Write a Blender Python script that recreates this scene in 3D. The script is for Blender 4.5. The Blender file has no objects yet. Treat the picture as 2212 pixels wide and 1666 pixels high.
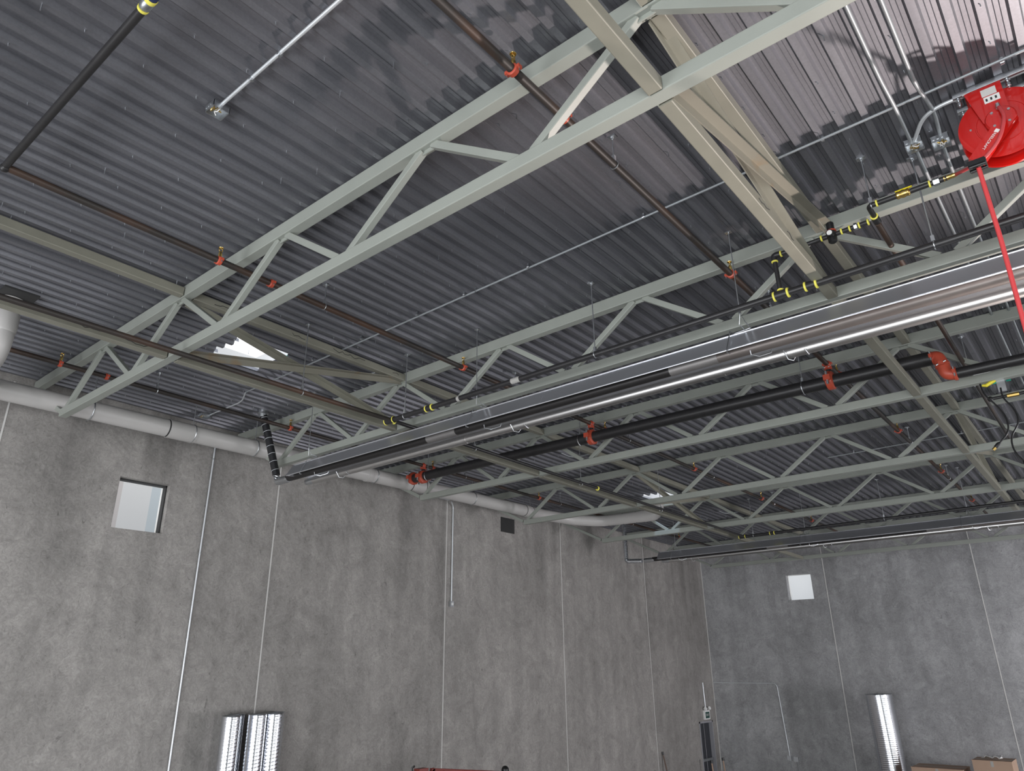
import bpy, math, random
from mathutils import Vector, Matrix
random.seed(7)
scene = bpy.context.scene
COL = scene.collection
R = math.radians
H = 3.75            # eye height: all coordinates below are measured from eye level, H is added when linking

# ------------------------------------------------------------------ camera
cam_d = bpy.data.cameras.new('camera'); cam = bpy.data.objects.new('camera', cam_d); COL.objects.link(cam)
scene.camera = cam
cam_d.sensor_fit = 'HORIZONTAL'; cam_d.sensor_width = 36.0
cam_d.lens = 36.0 * 1555.62 / 2212.0
cam_d.clip_start = 0.05; cam_d.clip_end = 300
ya, pi_, ro = -0.688203831, 0.373215809, -0.0114541668
fw = Vector((math.sin(ya)*math.cos(pi_), math.cos(ya)*math.cos(pi_), math.sin(pi_)))
rt = fw.cross(Vector((0, 0, 1))).normalized(); up = rt.cross(fw)
r2 = math.cos(ro)*rt + math.sin(ro)*up; u2 = -math.sin(ro)*rt + math.cos(ro)*up
cam.matrix_world = Matrix(((r2.x, u2.x, -fw.x, 0), (r2.y, u2.y, -fw.y, 0), (r2.z, u2.z, -fw.z, H), (0, 0, 0, 1)))

# ------------------------------------------------------------------ world + view
world = bpy.data.worlds.new('overcast_sky'); scene.world = world; world.use_nodes = True
bg = world.node_tree.nodes['Background']; bg.inputs[0].default_value = (0.965, 0.985, 1.0, 1); bg.inputs[1].default_value = 1.7
scene.view_settings.view_transform = 'Standard'; scene.view_settings.look = 'None'
scene.view_settings.gamma = 1.0; scene.view_settings.exposure = 0.0; scene.view_settings.use_curve_mapping = False

def area(name, loc, target, sx, sy, power, color):
    l = bpy.data.lights.new(name, 'AREA'); l.shape = 'RECTANGLE'; l.size = sx; l.size_y = sy; l.energy = power; l.color = color
    o = bpy.data.objects.new(name, l); COL.objects.link(o)
    o.location = (loc[0], loc[1], loc[2]+H)
    d = Vector((target[0]-loc[0], target[1]-loc[1], target[2]-loc[2]))
    o.rotation_euler = d.to_track_quat('-Z', 'Y').to_euler(); return o
# daylight through the bay doors of the unseen right and front walls
DAY = (0.95, 0.98, 1.0)
area('bay_door_daylight', (9.85, 3.5, -1.6), (0, 3.5, -2.6), 4.2, 4.2, 280, DAY)
area('bay_door_daylight', (9.85, 10.5, -1.6), (-11, 11.5, -3.4), 4.2, 4.2, 130, DAY)
area('bay_door_daylight', (9.8, 18.6, -2.3), (-3, 24.0, -3.2), 4.2, 2.6, 1250, (0.97, 0.95, 1.0))
area('front_door_daylight', (-7.0, -5.85, -1.0), (-7, 2, -0.6), 5.0, 5.2, 500, (0.93, 0.95, 1.0))
area('front_door_daylight', (1.5, -5.85, -1.0), (0, 2, -0.4), 5.0, 5.2, 900, (0.95, 0.98, 1.0))
# sunlight thrown back up off the sunlit floor just inside the far bay door
sp = bpy.data.lights.new('sun_glint_off_floor', 'SPOT'); sp.energy = 5000; sp.color = (1.0, 0.87, 0.82); sp.spot_size = R(46); sp.spot_blend = 0.9; sp.shadow_soft_size = 0.16
so_ = bpy.data.objects.new('sun_glint_off_floor', sp); COL.objects.link(so_); so_.location = (2.5, 10.2, H-3.6)
so_.rotation_euler = Vector((0.5-2.5, 3.6-10.2, 3.85+3.6)).to_track_quat('-Z', 'Y').to_euler()

sun = bpy.data.lights.new('sky_through_roof_cutouts', 'SUN'); sun.energy = 4.5; sun.color = (0.55, 0.72, 1.0); sun.angle = R(3)
su_ = bpy.data.objects.new('sky_through_roof_cutouts', sun); COL.objects.link(su_); su_.location = (0, 15, 12)
su_.rotation_euler = Vector((-0.16, 0.22, -1)).to_track_quat('-Z', 'Y').to_euler()

# ------------------------------------------------------------------ materials
def mat(name, color, rough=0.5, metal=0.0, nscale=0, namt=0.0, bump=0.0, bscale=40, stretch=None, emis=None, spec=None, col2=None, thr=(0.45, 0.62)):
    m = bpy.data.materials.new(name); m.use_nodes = True
    nt = m.node_tree; b = nt.nodes['Principled BSDF']
    b.inputs['Base Color'].default_value = (*color, 1); b.inputs['Roughness'].default_value = rough; b.inputs['Metallic'].default_value = metal
    if spec is not None: b.inputs['Specular IOR Level'].default_value = spec
    if emis: b.inputs['Emission Color'].default_value = (*color, 1); b.inputs['Emission Strength'].default_value = emis
    if nscale:
        g = nt.nodes.new('ShaderNodeNewGeometry'); mp = nt.nodes.new('ShaderNodeMapping')
        if stretch: mp.inputs['Scale'].default_value = stretch
        nt.links.new(g.outputs['Position'], mp.inputs['Vector'])
        n = nt.nodes.new('ShaderNodeTexNoise'); n.inputs['Scale'].default_value = nscale; n.inputs['Detail'].default_value = 6
        nt.links.new(mp.outputs[0], n.inputs['Vector'])
        mx = nt.nodes.new('ShaderNodeMix'); mx.data_type = 'RGBA'
        if col2:
            cr = nt.nodes.new('ShaderNodeMapRange'); cr.inputs['From Min'].default_value = thr[0]; cr.inputs['From Max'].default_value = thr[1]
            nt.links.new(n.outputs[0], cr.inputs['Value'])
            nt.links.new(cr.outputs[0], mx.inputs['Factor'])
            mx.inputs['A'].default_value = (*color, 1); mx.inputs['B'].default_value = (*col2, 1)
        else:
            nt.links.new(n.outputs[0], mx.inputs['Factor'])
            mx.inputs['A'].default_value = (*[c*(1-namt) for c in color], 1); mx.inputs['B'].default_value = (*[min(1, c*(1+namt)) for c in color], 1)
        nt.links.new(mx.outputs['Result'], b.inputs['Base Color'])
        if bump:
            n2 = nt.nodes.new('ShaderNodeTexNoise'); n2.inputs['Scale'].default_value = bscale; n2.inputs['Detail'].default_value = 4
            nt.links.new(g.outputs['Position'], n2.inputs['Vector'])
            bp = nt.nodes.new('ShaderNodeBump'); bp.inputs['Strength'].default_value = bump; bp.inputs['Distance'].default_value = 0.01
            nt.links.new(n2.outputs[0], bp.inputs['Height']); nt.links.new(bp.outputs[0], b.inputs['Normal'])
    return m

def deck_material():
    m = bpy.data.materials.new('galvanised_deck'); m.use_nodes = True; nt = m.node_tree; N = nt.nodes; L = nt.links
    b = N['Principled BSDF']; b.inputs['Metallic'].default_value = 0.55
    g = N.new('ShaderNodeNewGeometry')
    mp = N.new('ShaderNodeMapping'); mp.inputs['Scale'].default_value = (6.0, 0.35, 1.0); L.new(g.outputs['Position'], mp.inputs['Vector'])
    n = N.new('ShaderNodeTexNoise'); n.inputs['Scale'].default_value = 1.6; n.inputs['Detail'].default_value = 5; L.new(mp.outputs[0], n.inputs['Vector'])
    n3 = N.new('ShaderNodeTexNoise'); n3.inputs['Scale'].default_value = 55; n3.inputs['Detail'].default_value = 2; L.new(g.outputs['Position'], n3.inputs['Vector'])
    mx = N.new('ShaderNodeMix'); mx.data_type = 'RGBA'; L.new(n.outputs[0], mx.inputs['Factor'])
    mx.inputs['A'].default_value = (0.155, 0.158, 0.178, 1); mx.inputs['B'].default_value = (0.29, 0.292, 0.318, 1)
    mx2 = N.new('ShaderNodeMix'); mx2.data_type = 'RGBA'; mx2.blend_type = 'MULTIPLY'; mx2.inputs['Factor'].default_value = 0.25
    L.new(mx.outputs['Result'], mx2.inputs['A']); L.new(n3.outputs[0], mx2.inputs['B'])
    L.new(mx2.outputs['Result'], b.inputs['Base Color'])
    mr = N.new('ShaderNodeMapRange'); mr.inputs['To Min'].default_value = 0.34; mr.inputs['To Max'].default_value = 0.5
    L.new(n.outputs[0], mr.inputs['Value']); L.new(mr.outputs[0], b.inputs['Roughness'])
    return m

def concrete_material(name, axis, pitch, offset, tint):
    """cast concrete panels: mottled, trowelled, streaked vertically, each panel slightly its own tone"""
    m = bpy.data.materials.new(name); m.use_nodes = True; nt = m.node_tree; N = nt.nodes; L = nt.links
    b = N['Principled BSDF']; b.inputs['Roughness'].default_value = 0.62; b.inputs['Specular IOR Level'].default_value = 0.35
    g = N.new('ShaderNodeNewGeometry'); sep = N.new('ShaderNodeSeparateXYZ'); L.new(g.outputs['Position'], sep.inputs[0])
    def noise(scale, det=5, vec=None, dist=0.0, rough=0.5):
        n = N.new('ShaderNodeTexNoise'); n.inputs['Scale'].default_value = scale; n.inputs['Detail'].default_value = det
        n.inputs['Distortion'].default_value = dist; n.inputs['Roughness'].default_value = rough
        L.new(vec or g.outputs['Position'], n.inputs['Vector']); return n.outputs[0]
    def mapping(s):
        mp = N.new('ShaderNodeMapping'); mp.inputs['Scale'].default_value = s; L.new(g.outputs['Position'], mp.inputs['Vector']); return mp.outputs[0]
    def math_(op, a, bb):
        q = N.new('ShaderNodeMath'); q.operation = op
        for i, v in enumerate((a, bb)):
            if isinstance(v, (int, float)): q.inputs[i].default_value = v
            else: L.new(v, q.inputs[i])
        return q.outputs[0]
    def rng(v, a, bb, c, d):
        q = N.new('ShaderNodeMapRange'); q.inputs[1].default_value = a; q.inputs[2].default_value = bb; q.inputs[3].default_value = c; q.inputs[4].default_value = d
        L.new(v, q.inputs[0]); return q.outputs[0]
    big = rng(noise(0.55, 3), 0.3, 0.7, 0.88, 1.12)
    mid = rng(noise(2.2, 9, dist=1.2, rough=0.72), 0.3, 0.7, 0.80, 1.20)
    streak = rng(noise(1.0, 4, mapping((3.2, 3.2, 0.22))), 0.35, 0.72, 1.06, 0.88)
    fine = rng(noise(9, 8, dist=3.2, rough=0.7), 0.35, 0.65, 0.82, 1.16)
    # small dark pits and scratches
    pits = rng(noise(6, 5, mapping((1, 1, 0.6)), dist=3.5, rough=0.75), 0.30, 0.40, 0.55, 1.0)
    # water stains that run down from the top of the panels
    drip = noise(1.0, 5, mapping((2.0, 2.0, 0.16)), dist=0.4)
    top = rng(sep.outputs[2], H-0.5, H+3.6, 0.0, 1.0)
    stain = math_('MULTIPLY', rng(drip, 0.48, 0.66, 0, 1), top)
    stain = rng(stain, 0, 1, 1.0, 0.72)
    smudge = rng(noise(1.25, 8, mapping((1, 1, 0.7)), dist=2.2, rough=0.68), 0.50, 0.68, 1.0, 0.87)
    # panel tone
    u = math_('FLOOR', math_('DIVIDE', math_('SUBTRACT', sep.outputs[axis], offset), pitch), 0)
    wn = N.new('ShaderNodeTexWhiteNoise'); wn.noise_dimensions = '1D'; L.new(u, wn.inputs['W'])
    pan = rng(wn.outputs['Value'], 0, 1, 0.93, 1.06)
    v = math_('MULTIPLY', big, mid)
    for k in (streak, fine, pits, stain, pan, smudge): v = math_('MULTIPLY', v, k)
    vm = N.new('ShaderNodeVectorMath'); vm.operation = 'SCALE'; vm.inputs[0].default_value = tint; L.new(v, vm.inputs['Scale'])
    L.new(vm.outputs[0], b.inputs['Base Color'])
    bp = N.new('ShaderNodeBump'); bp.inputs['Strength'].default_value = 0.35; bp.inputs['Distance'].default_value = 0.012
    # crescent trowel ridges
    wv = N.new('ShaderNodeTexWave'); wv.wave_type = 'RINGS'; wv.inputs['Scale'].default_value = 2.2; wv.inputs['Distortion'].default_value = 9; wv.inputs['Detail'].default_value = 3; wv.inputs['Detail Scale'].default_value = 1.2
    L.new(mapping((1, 1, 1)), wv.inputs['Vector'])
    L.new(math_('ADD', math_('MULTIPLY', wv.outputs['Fac'], 0.35), noise(11, 6, dist=2.0)), bp.inputs['Height'])
    L.new(bp.outputs[0], b.inputs['Normal'])
    return m

M = {}
M['deck'] = deck_material()
M['steel'] = mat('grey_green_primer_steel', (0.295, 0.312, 0.28), 0.42, 0, 3, 0.10, 0.05, 60)
M['strut'] = mat('weathered_primer_steel', (0.215, 0.21, 0.17), 0.5, 0, 4, 0.16, 0.05, 60, col2=None)
M['rusty_strut'] = mat('rust_edged_primer_steel', (0.22, 0.21, 0.17), 0.55, 0, 2.2, 0.2, col2=(0.24, 0.15, 0.07), thr=(0.58, 0.72))
M['conc_l'] = concrete_material('cast_concrete', 1, 4.29, 2.79, (0.315, 0.299, 0.283))
M['conc_b'] = concrete_material('cast_concrete_back', 0, 4.07, -11.3, (0.35, 0.35, 0.355))
M['floor'] = mat('sealed_concrete_floor', (0.30, 0.29, 0.28), 0.25, 0, 1.2, 0.12)
M['plain'] = mat('plain_wall_concrete', (0.42, 0.41, 0.40), 0.7, 0, 1.2, 0.10)
M['caulk'] = mat('pale_joint_sealant', (0.62, 0.61, 0.59), 0.7, 0, 5, 0.12)
M['zinc'] = mat('zinc_plated_steel', (0.58, 0.60, 0.62), 0.36, 1.0, 20, 0.08)
M['conduit'] = mat('galvanised_conduit', (0.36, 0.385, 0.40), 0.5, 0.5, 12, 0.06)
M['wall_conduit'] = mat('bright_wall_conduit', (0.72, 0.75, 0.77), 0.4, 0.5, 12, 0.06)
M['pipe'] = mat('black_steel_pipe', (0.022, 0.021, 0.022), 0.38, 0, 8, 0.35)
M['rustpipe'] = mat('rusting_black_pipe', (0.030, 0.025, 0.022), 0.5, 0, 3.0, 0.3, col2=(0.085, 0.043, 0.026), thr=(0.48, 0.72), stretch=(1, 0.4, 1))
M['orange'] = mat('orange_red_coupling', (0.48, 0.075, 0.04), 0.42, 0, 6, 0.15)
M['red'] = mat('glossy_red_enamel', (0.50, 0.010, 0.007), 0.2, 0)
M['red'].node_tree.nodes['Principled BSDF'].inputs['Coat Weight'].default_value = 0.6
M['hose'] = mat('red_rubber_hose', (0.48, 0.055, 0.06), 0.45)
M['hose_pink'] = mat('bright_red_rubber_hose', (0.68, 0.07, 0.075), 0.42)
M['brass'] = mat('brass', (0.72, 0.50, 0.16), 0.25, 1.0)
M['yellow'] = mat('yellow_thread_tape', (0.83, 0.76, 0.12), 0.55)
M['yvalve'] = mat('yellow_plastic', (0.85, 0.72, 0.03), 0.4)
M['pvc'] = mat('grey_pvc_duct', (0.50, 0.485, 0.47), 0.36, 0, 2.0, 0.08)
M['joint'] = mat('dark_rubber_joint', (0.03, 0.03, 0.03), 0.6)
M['alu'] = mat('bright_aluminium_sheet', (0.80, 0.81, 0.84), 0.30, 0.9, 3, 0.06, stretch=(0.4, 4, 4))
M['alutube'] = mat('aluminised_tube', (0.62, 0.61, 0.60), 0.36, 1.0, 5, 0.08)
M['darktube'] = mat('heat_darkened_tube', (0.17, 0.15, 0.14), 0.42, 0.5, 6, 0.2)
M['shadedtube'] = mat('shaded_burner_tube', (0.03, 0.028, 0.028), 0.4, 0.4, 6, 0.2)  # shadow under the hood's left part, painted into the tube as near-black
M['dulltube'] = mat('dull_steel_sleeve', (0.25, 0.24, 0.235), 0.5, 0.6, 6, 0.15)
M['flex'] = mat('black_flexible_duct', (0.018, 0.018, 0.02), 0.35)
M['wire'] = mat('white_spiral_wire', (0.5, 0.52, 0.54), 0.4)
M['spiral'] = mat('spiral_galvanised_duct', (0.78, 0.80, 0.84), 0.2, 1.0)
M['black'] = mat('black_plastic', (0.012, 0.012, 0.013), 0.35)
M['white'] = mat('white_plastic', (0.78, 0.78, 0.76), 0.4)
M['tape'] = mat('white_masking_tape', (0.38, 0.37, 0.35), 0.6)
M['door'] = mat('dark_bronze_door', (0.035, 0.037, 0.045), 0.35)
M['frame'] = mat('grey_door_frame', (0.30, 0.30, 0.32), 0.45)
M['green'] = mat('dark_green_sign_face', (0.012, 0.07, 0.055), 0.3)
M['teal'] = mat('green_insulation', (0.03, 0.42, 0.30), 0.6)
M['card'] = mat('brown_cardboard', (0.42, 0.29, 0.21), 0.8, 0, 6, 0.08)
M['paint_red'] = mat('dark_red_machine_paint', (0.20, 0.03, 0.022), 0.45)
M['label'] = mat('silver_label', (0.62, 0.60, 0.58), 0.3)
M['marker'] = mat('black_marker_ink', (0.02, 0.02, 0.02), 0.6)
M['wood'] = mat('wood_handle', (0.13, 0.09, 0.07), 0.6)
M['ext_w'] = mat('white_stucco', (0.60, 0.583, 0.555), 0.8)
M['ext_p'] = mat('pinkish_stucco', (0.50, 0.455, 0.425), 0.8)
M['ext_b'] = mat('bluish_stucco', (0.47, 0.50, 0.50), 0.8)

# ------------------------------------------------------------------ mesh helpers
def V(p): return Vector(p)
class MB:
    def __init__(s): s.v = []; s.f = []
    def add(s, vs, fs):
        o = len(s.v); s.v += [Vector(q) for q in vs]; s.f += [tuple(i+o for i in f) for f in fs]; return s
    def box(s, a, b):
        x0, y0, z0 = a; x1, y1, z1 = b
        return s.add([(x0,y0,z0),(x1,y0,z0),(x1,y1,z0),(x0,y1,z0),(x0,y0,z1),(x1,y0,z1),(x1,y1,z1),(x0,y1,z1)],
                     [(0,3,2,1),(4,5,6,7),(0,1,5,4),(1,2,6,5),(2,3,7,6),(3,0,4,7)])
    def cbox(s, c, d): return s.box([c[i]-d[i]/2 for i in range(3)], [c[i]+d[i]/2 for i in range(3)])
    def extr(s, p0, p1, prof, upv=(0, 0, 1)):
        """extrude a closed 2D profile [(side, up)] from p0 to p1"""
        p0, p1 = V(p0), V(p1); d = (p1-p0).normalized(); upv = V(upv)
        if abs(d.dot(upv)) > 0.98: upv = V((0, 1, 0))
        side = d.cross(upv).normalized(); u = side.cross(d)
        n = len(prof); vs = [p0+side*a+u*b for a, b in prof]+[p1+side*a+u*b for a, b in prof]
        fs = [(i, (i+1) % n, n+(i+1) % n, n+i) for i in range(n)]+[tuple(range(n))[::-1], tuple(range(n, 2*n))]
        return s.add(vs, fs)
    def beam(s, p0, p1, w, h, r=0.01):
        a, b = w/2, h/2; r = min(r*0.7, a*0.4, b*0.4); k = r*0.3
        prof = []
        for sx, sy in ((1, 1), (-1, 1), (-1, -1), (1, -1)):
            c = [(sx*a, sy*(b-r)), (sx*(a-k), sy*(b-k)), (sx*(a-r), sy*b)]
            if sx*sy < 0: c = c[::-1]
            prof += c
        return s.extr(p0, p1, prof)
    def angle(s, p0, p1, w, t=0.007, flip=1):
        prof = [(0, 0), (flip*w, 0), (flip*w, -t), (flip*t, -t), (flip*t, -w), (0, -w)]
        if flip > 0: prof = prof[::-1]
        return s.extr(p0, p1, [(a-flip*w/2, b+w/2) for a, b in prof])
    def tube(s, pts, r, n=12, caps=True):
        pts = [V(p) for p in pts]; rs = r if isinstance(r, (list, tuple)) else [r]*len(pts)
        t0 = (pts[1]-pts[0]).normalized(); ref = V((0, 0, 1)) if abs(t0.z) < 0.9 else V((0, 1, 0))
        u = t0.cross(ref).normalized(); rings = []
        for i, p in enumerate(pts):
            if i == 0: t = t0; m = 1
            elif i == len(pts)-1: t = (pts[-1]-pts[-2]).normalized(); m = 1
            else:
                a, b = (pts[i]-pts[i-1]).normalized(), (pts[i+1]-pts[i]).normalized(); t = (a+b)
                t = t.normalized() if t.length > 1e-6 else a; m = 1
            u = (u-t*u.dot(t)).normalized(); w = t.cross(u)
            rings.append([p+(u*math.cos(2*math.pi*k/n)+w*math.sin(2*math.pi*k/n))*rs[i]*m for k in range(n)])
        vs = [q for rg in rings for q in rg]; fs = []
        for i in range(len(pts)-1):
            for k in range(n): fs.append((i*n+k, i*n+(k+1) % n, (i+1)*n+(k+1) % n, (i+1)*n+k))
        if caps: fs += [tuple(range(n))[::-1], tuple(range((len(pts)-1)*n, len(pts)*n))]
        return s.add(vs, fs)
    def lathe(s, p0, axis, prof, n=20):
        """prof: [(distance along axis, radius)]"""
        p0 = V(p0); ax = V(axis).normalized(); return s.tube([p0+ax*d for d, r in prof] if len({round(d, 5) for d, r in prof}) == len(prof) else [p0+ax*(d+i*1e-5) for i, (d, r) in enumerate(prof)], [r for d, r in prof], n)
    def torus(s, c, axis, Rr, r, n=20, k=8, a0=0, a1=2*math.pi):
        ax = V(axis).normalized(); ref = V((0, 0, 1)) if abs(ax.z) < 0.9 else V((1, 0, 0)); u = ax.cross(ref).normalized(); w = ax.cross(u)
        pts = [V(c)+(u*math.cos(a0+(a1-a0)*i/n)+w*math.sin(a0+(a1-a0)*i/n))*Rr for i in range(n+1)]
        return s.tube(pts, r, k, caps=(a1-a0 < 6.2))
    def sphere(s, c, r, n=12):
        prof = [(-r*math.cos(math.pi*i/n), max(1e-4, r*math.sin(math.pi*i/n))) for i in range(n+1)]
        return s.tube([V(c)+V((0, 0, d)) for d, q in prof], [q for d, q in prof], n*2 if n < 10 else n)
    def build(s, name, m, parent=None, smooth=True, root=None):
        me = bpy.data.meshes.new(name)
        off = V((0, 0, 0))
        if parent is not None:
            o = parent
            while o is not None: off = off+o.location; o = o.parent
            off = off-V((0, 0, H))
        me.from_pydata([tuple(q-off) for q in s.v], [], s.f)
        me.materials.append(m if not isinstance(m, str) else M[m])
        if smooth:
            me.polygons.foreach_set('use_smooth', [True]*len(me.polygons)); me.set_sharp_from_angle(angle=R(38))
        me.update()
        ob = bpy.data.objects.new(name, me); COL.objects.link(ob)
        if parent is not None: ob.parent = parent
        else: ob.location = (0, 0, H)
        return ob
def rebase(o, p):
    """put the origin of a single-mesh thing at its base point p"""
    d = V(p); o.data.transform(Matrix.Translation(-d)); o.location = (p[0], p[1], p[2]+H); return o
def thing(name, label, cat, loc, group=None):
    o = bpy.data.objects.new(name, None); COL.objects.link(o); o.empty_display_size = 0.1
    o.location = (loc[0], loc[1], loc[2]+H); o['label'] = label; o['category'] = cat
    if group: o['group'] = group
    return o
def tag(o, label, cat, group=None, kind=None):
    o['label'] = label; o['category'] = cat
    if group: o['group'] = group
    if kind: o['kind'] = kind
    return o
def struct(o): o['kind'] = 'structure'; return o
def kids(o): return [c for c in COL.objects if c.parent == o]
def dup(o, loc, label=None, parent=None):
    c = o.copy(); COL.objects.link(c)
    if parent is None: c.location = (loc[0], loc[1], loc[2]+H)
    else: c.parent = parent
    if label: c['label'] = label
    for ch in kids(o): dup(ch, None, None, c)
    return c
def bend(pts, rad, n=6):
    """round the corners of a polyline"""
    pts = [V(p) for p in pts]; out = [pts[0]]
    for i in range(1, len(pts)-1):
        a, b, c = pts[i-1], pts[i], pts[i+1]; d0 = (a-b).normalized(); d1 = (c-b).normalized()
        q = min(rad, (a-b).length*0.49, (c-b).length*0.49); s0 = b+d0*q; s1 = b+d1*q
        for k in range(n+1):
            t = k/n; out.append(s0*(1-t)**2+b*2*t*(1-t)+s1*t*t)
    out.append(pts[-1]); return out

SL = 0.010                                    # the roof falls gently away
def zd(y, z): return z-SL*(y-3.1)
ZD = 3.87                                     # underside of the deck at the first truss
W, D = 11.3, 23.95
YT = [3.08+3.17*k for k in range(-1, 7)]      # eight trusses, the first one just overhead

# ------------------------------------------------------------------ deck (ceiling)
PITCH = 0.1672
def build_deck():
    mb = MB()
    x0 = -11.4; n = int((10.0-x0)/PITCH)
    holes = [(-8.62, -7.74, 4.12, 4.80), (-8.45, -7.74, 15.0, 15.9), (-1.05, -0.45, 11.35, 12.0)]
    prof = [(0, 0), (0.050, 0), (0.063, 0.045), (0.088, 0.045), (0.091, 0.040), (0.094, 0.045), (0.120, 0.045), (0.123, 0.040), (0.126, 0.045), (0.1542, 0.045), (0.1672, 0)]
    for i in range(n):
        xa = x0+i*PITCH; segs = [(-6.2, 24.2)]
        for hx0, hx1, hy0, hy1 in holes:
            if hx0 < xa+PITCH/2 < hx1:
                segs = [t for s in segs for t in (((s[0], hy0+0.03*(i % 3)), (hy1+0.05*(i % 2), s[1])) if s[0] < hy0 < s[1] else (s,))]
        for ya_, yb_ in segs:
            vs = [(xa+a, ya_, zd(ya_, ZD)+b) for a, b in prof]+[(xa+a, yb_, zd(yb_, ZD)+b) for a, b in prof]
            k = len(prof); mb.add(vs, [(j, j+1, k+j+1, k+j) for j in range(k-1)])
    o = mb.build('ceiling', 'deck', None, smooth=False); struct(o); o['label'] = 'ribbed galvanised steel roof deck'
    so = o.modifiers.new('thickness', 'SOLIDIFY'); so.thickness = 0.004; so.offset = 1
    return o, holes
deck, HOLES = build_deck()
# screw tips coming through the deck: rows across each seam
mb = MB()
for i in range(0, 64):
    xs = -11.4+0.075+i*PITCH*2.0 if False else -11.4+0.025+i*PITCH*3
    if xs > 3: break
    for j in range(0, 60):
        y = 0.2+j*0.38+(i % 2)*0.1
        if y > 22: break
        if random.random() < 0.12: continue
        z = zd(y, ZD); mb.tube([(xs, y, z+0.004), (xs+0.002, y+0.003, z-0.022)], [0.0045, 0.003], 5)
for i in range(110):
    x = random.uniform(-9, 0.5); y = random.uniform(0.5, 14); z = zd(y, ZD)
    x = -11.4+round((x+11.4)/PITCH)*PITCH+0.025
    mb.tube([(x, y, z+0.004), (x, y, z-0.05)], 0.004, 5)
sc = mb.build('deck_screws', 'zinc', deck); sc['kind'] = 'stuff'
# insulation edge seen in the skylight cut-outs
for k, (hx0, hx1, hy0, hy1) in enumerate(HOLES):
    mb = MB(); z = zd(hy0, ZD)+0.055
    mb.box((hx0-0.3, hy0-0.46, z), (hx1+0.3, hy0-0.40, z+0.3)); mb.box((hx0-0.3, hy1+0.22, z), (hx1+0.3, hy1+0.28, z+0.3))
    mb.box((hx0-0.36, hy0-0.46, z), (hx0-0.30, hy1+0.28, z+0.3)); mb.box((hx1+0.3, hy0-0.46, z), (hx1+0.36, hy1+0.28, z+0.3))
    o = mb.build('trim_%d' % (40+k), 'ext_w', None, False); struct(o)
    mb = MB()
    for q in range(3): mb.box((hx1-0.56+q*PITCH, hy1+0.08, z-0.05), (hx1-0.47+q*PITCH, hy1+0.10, z-0.005))
    o = mb.build('trim_%d' % (50+k), 'teal', None, False); struct(o)
# roof cover above the deck so that no sky leaks except through the cut-outs
mb = MB(); xs = sorted({-11.6, 10.2}); ys = sorted({-6.4, 24.4})
xs = sorted({-11.6, 10.2} | {h[0]-0.30 for h in HOLES} | {h[1]+0.30 for h in HOLES}); ys = sorted({-6.4, 24.4} | {h[2]-0.40 for h in HOLES} | {h[3]+0.22 for h in HOLES})
for i in range(len(xs)-1):
    for j in range(len(ys)-1):
        cx, cy = (xs[i]+xs[i+1])/2, (ys[j]+ys[j+1])/2
        if any(h[0]-0.30 < cx < h[1]+0.30 and h[2]-0.40 < cy < h[3]+0.22 for h in HOLES): continue
        za, zb = zd(ys[j], ZD)+0.07, zd(ys[j+1], ZD)+0.07
        mb.add([(xs[i], ys[j], za), (xs[i+1], ys[j], za), (xs[i+1], ys[j+1], zb), (xs[i], ys[j+1], zb)], [(0, 1, 2, 3)])
o = mb.build('ceiling_cover', 'plain', None, False); struct(o)

# ------------------------------------------------------------------ walls, floor
def wall_with_hole(name, axis, pos, th, u0, u1, z0, z1, holes, m):
    """axis 0: wall plane x=pos (u=y); axis 1: plane y=pos (u=x). th is signed thickness going outwards"""
    mb = MB(); us = sorted({u0, u1} | {h[0] for h in holes} | {h[1] for h in holes}); zs = sorted({z0, z1} | {h[2] for h in holes} | {h[3] for h in holes})
    for i in range(len(us)-1):
        for j in range(len(zs)-1):
            cu, cz = (us[i]+us[i+1])/2, (zs[j]+zs[j+1])/2
            if any(h[0] < cu < h[1] and h[2] < cz < h[3] for h in holes): continue
            a, b = sorted((pos, pos+th))
            if axis == 0: mb.box((a, us[i], zs[j]), (b, us[i+1], zs[j+1]))
            else: mb.box((us[i], a, zs[j]), (us[i+1], b, zs[j+1]))
    return struct(mb.build(name, m, None, False))
FL = -H
WIN_L = (4.42, 5.19, 1.985, 2.75)
DOOR_L = (22.72, 23.66, FL, -1.645)
WIN_B = (-8.40, -7.615, 1.89, 2.67)
wall_with_hole('wall_left', 0, -W, -0.28, -6.2, D+0.3, FL, 4.2, [WIN_L, DOOR_L], 'conc_l')
wall_with_hole('wall_back', 1, D, 0.28, -W, 10.0, FL, 4.2, [WIN_B], 'conc_b')
wall_with_hole('wall_right', 0, 10.0, 0.28, -6.2, D+0.3, FL, 4.2, [(1.2, 5.8, FL, 0.7), (8.2, 12.8, FL, 0.7), (15.7, 20.3, FL, 0.7)], 'plain')
wall_with_hole('wall_front', 1, -6.2, -0.28, -W, 10.0, FL, 4.2, [(-9.7, -4.3, FL, 1.8), (-1.2, 4.2, FL, 1.8)], 'plain')
o = MB().box((-W-0.3, -6.5, FL-0.2), (10.3, D+0.3, FL)).build('floor', 'floor', None, False); struct(o)
# pale sealant joints between panels
k = 1
for y in (2.79, 7.125, 11.41, 15.68, 20.0):
    o = MB().box((-W-0.01, y-0.011, FL), (-W+0.004, y+0.011, 3.8)).build('trim_%d' % k, 'caulk', None, False); struct(o); k += 1
for x in (-11.285, -7.19, -3.14):
    o = MB().box((x-0.012, D-0.004, FL), (x+0.012, D+0.01, 3.65)).build('trim_%d' % k, 'caulk', None, False); struct(o); k += 1
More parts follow.
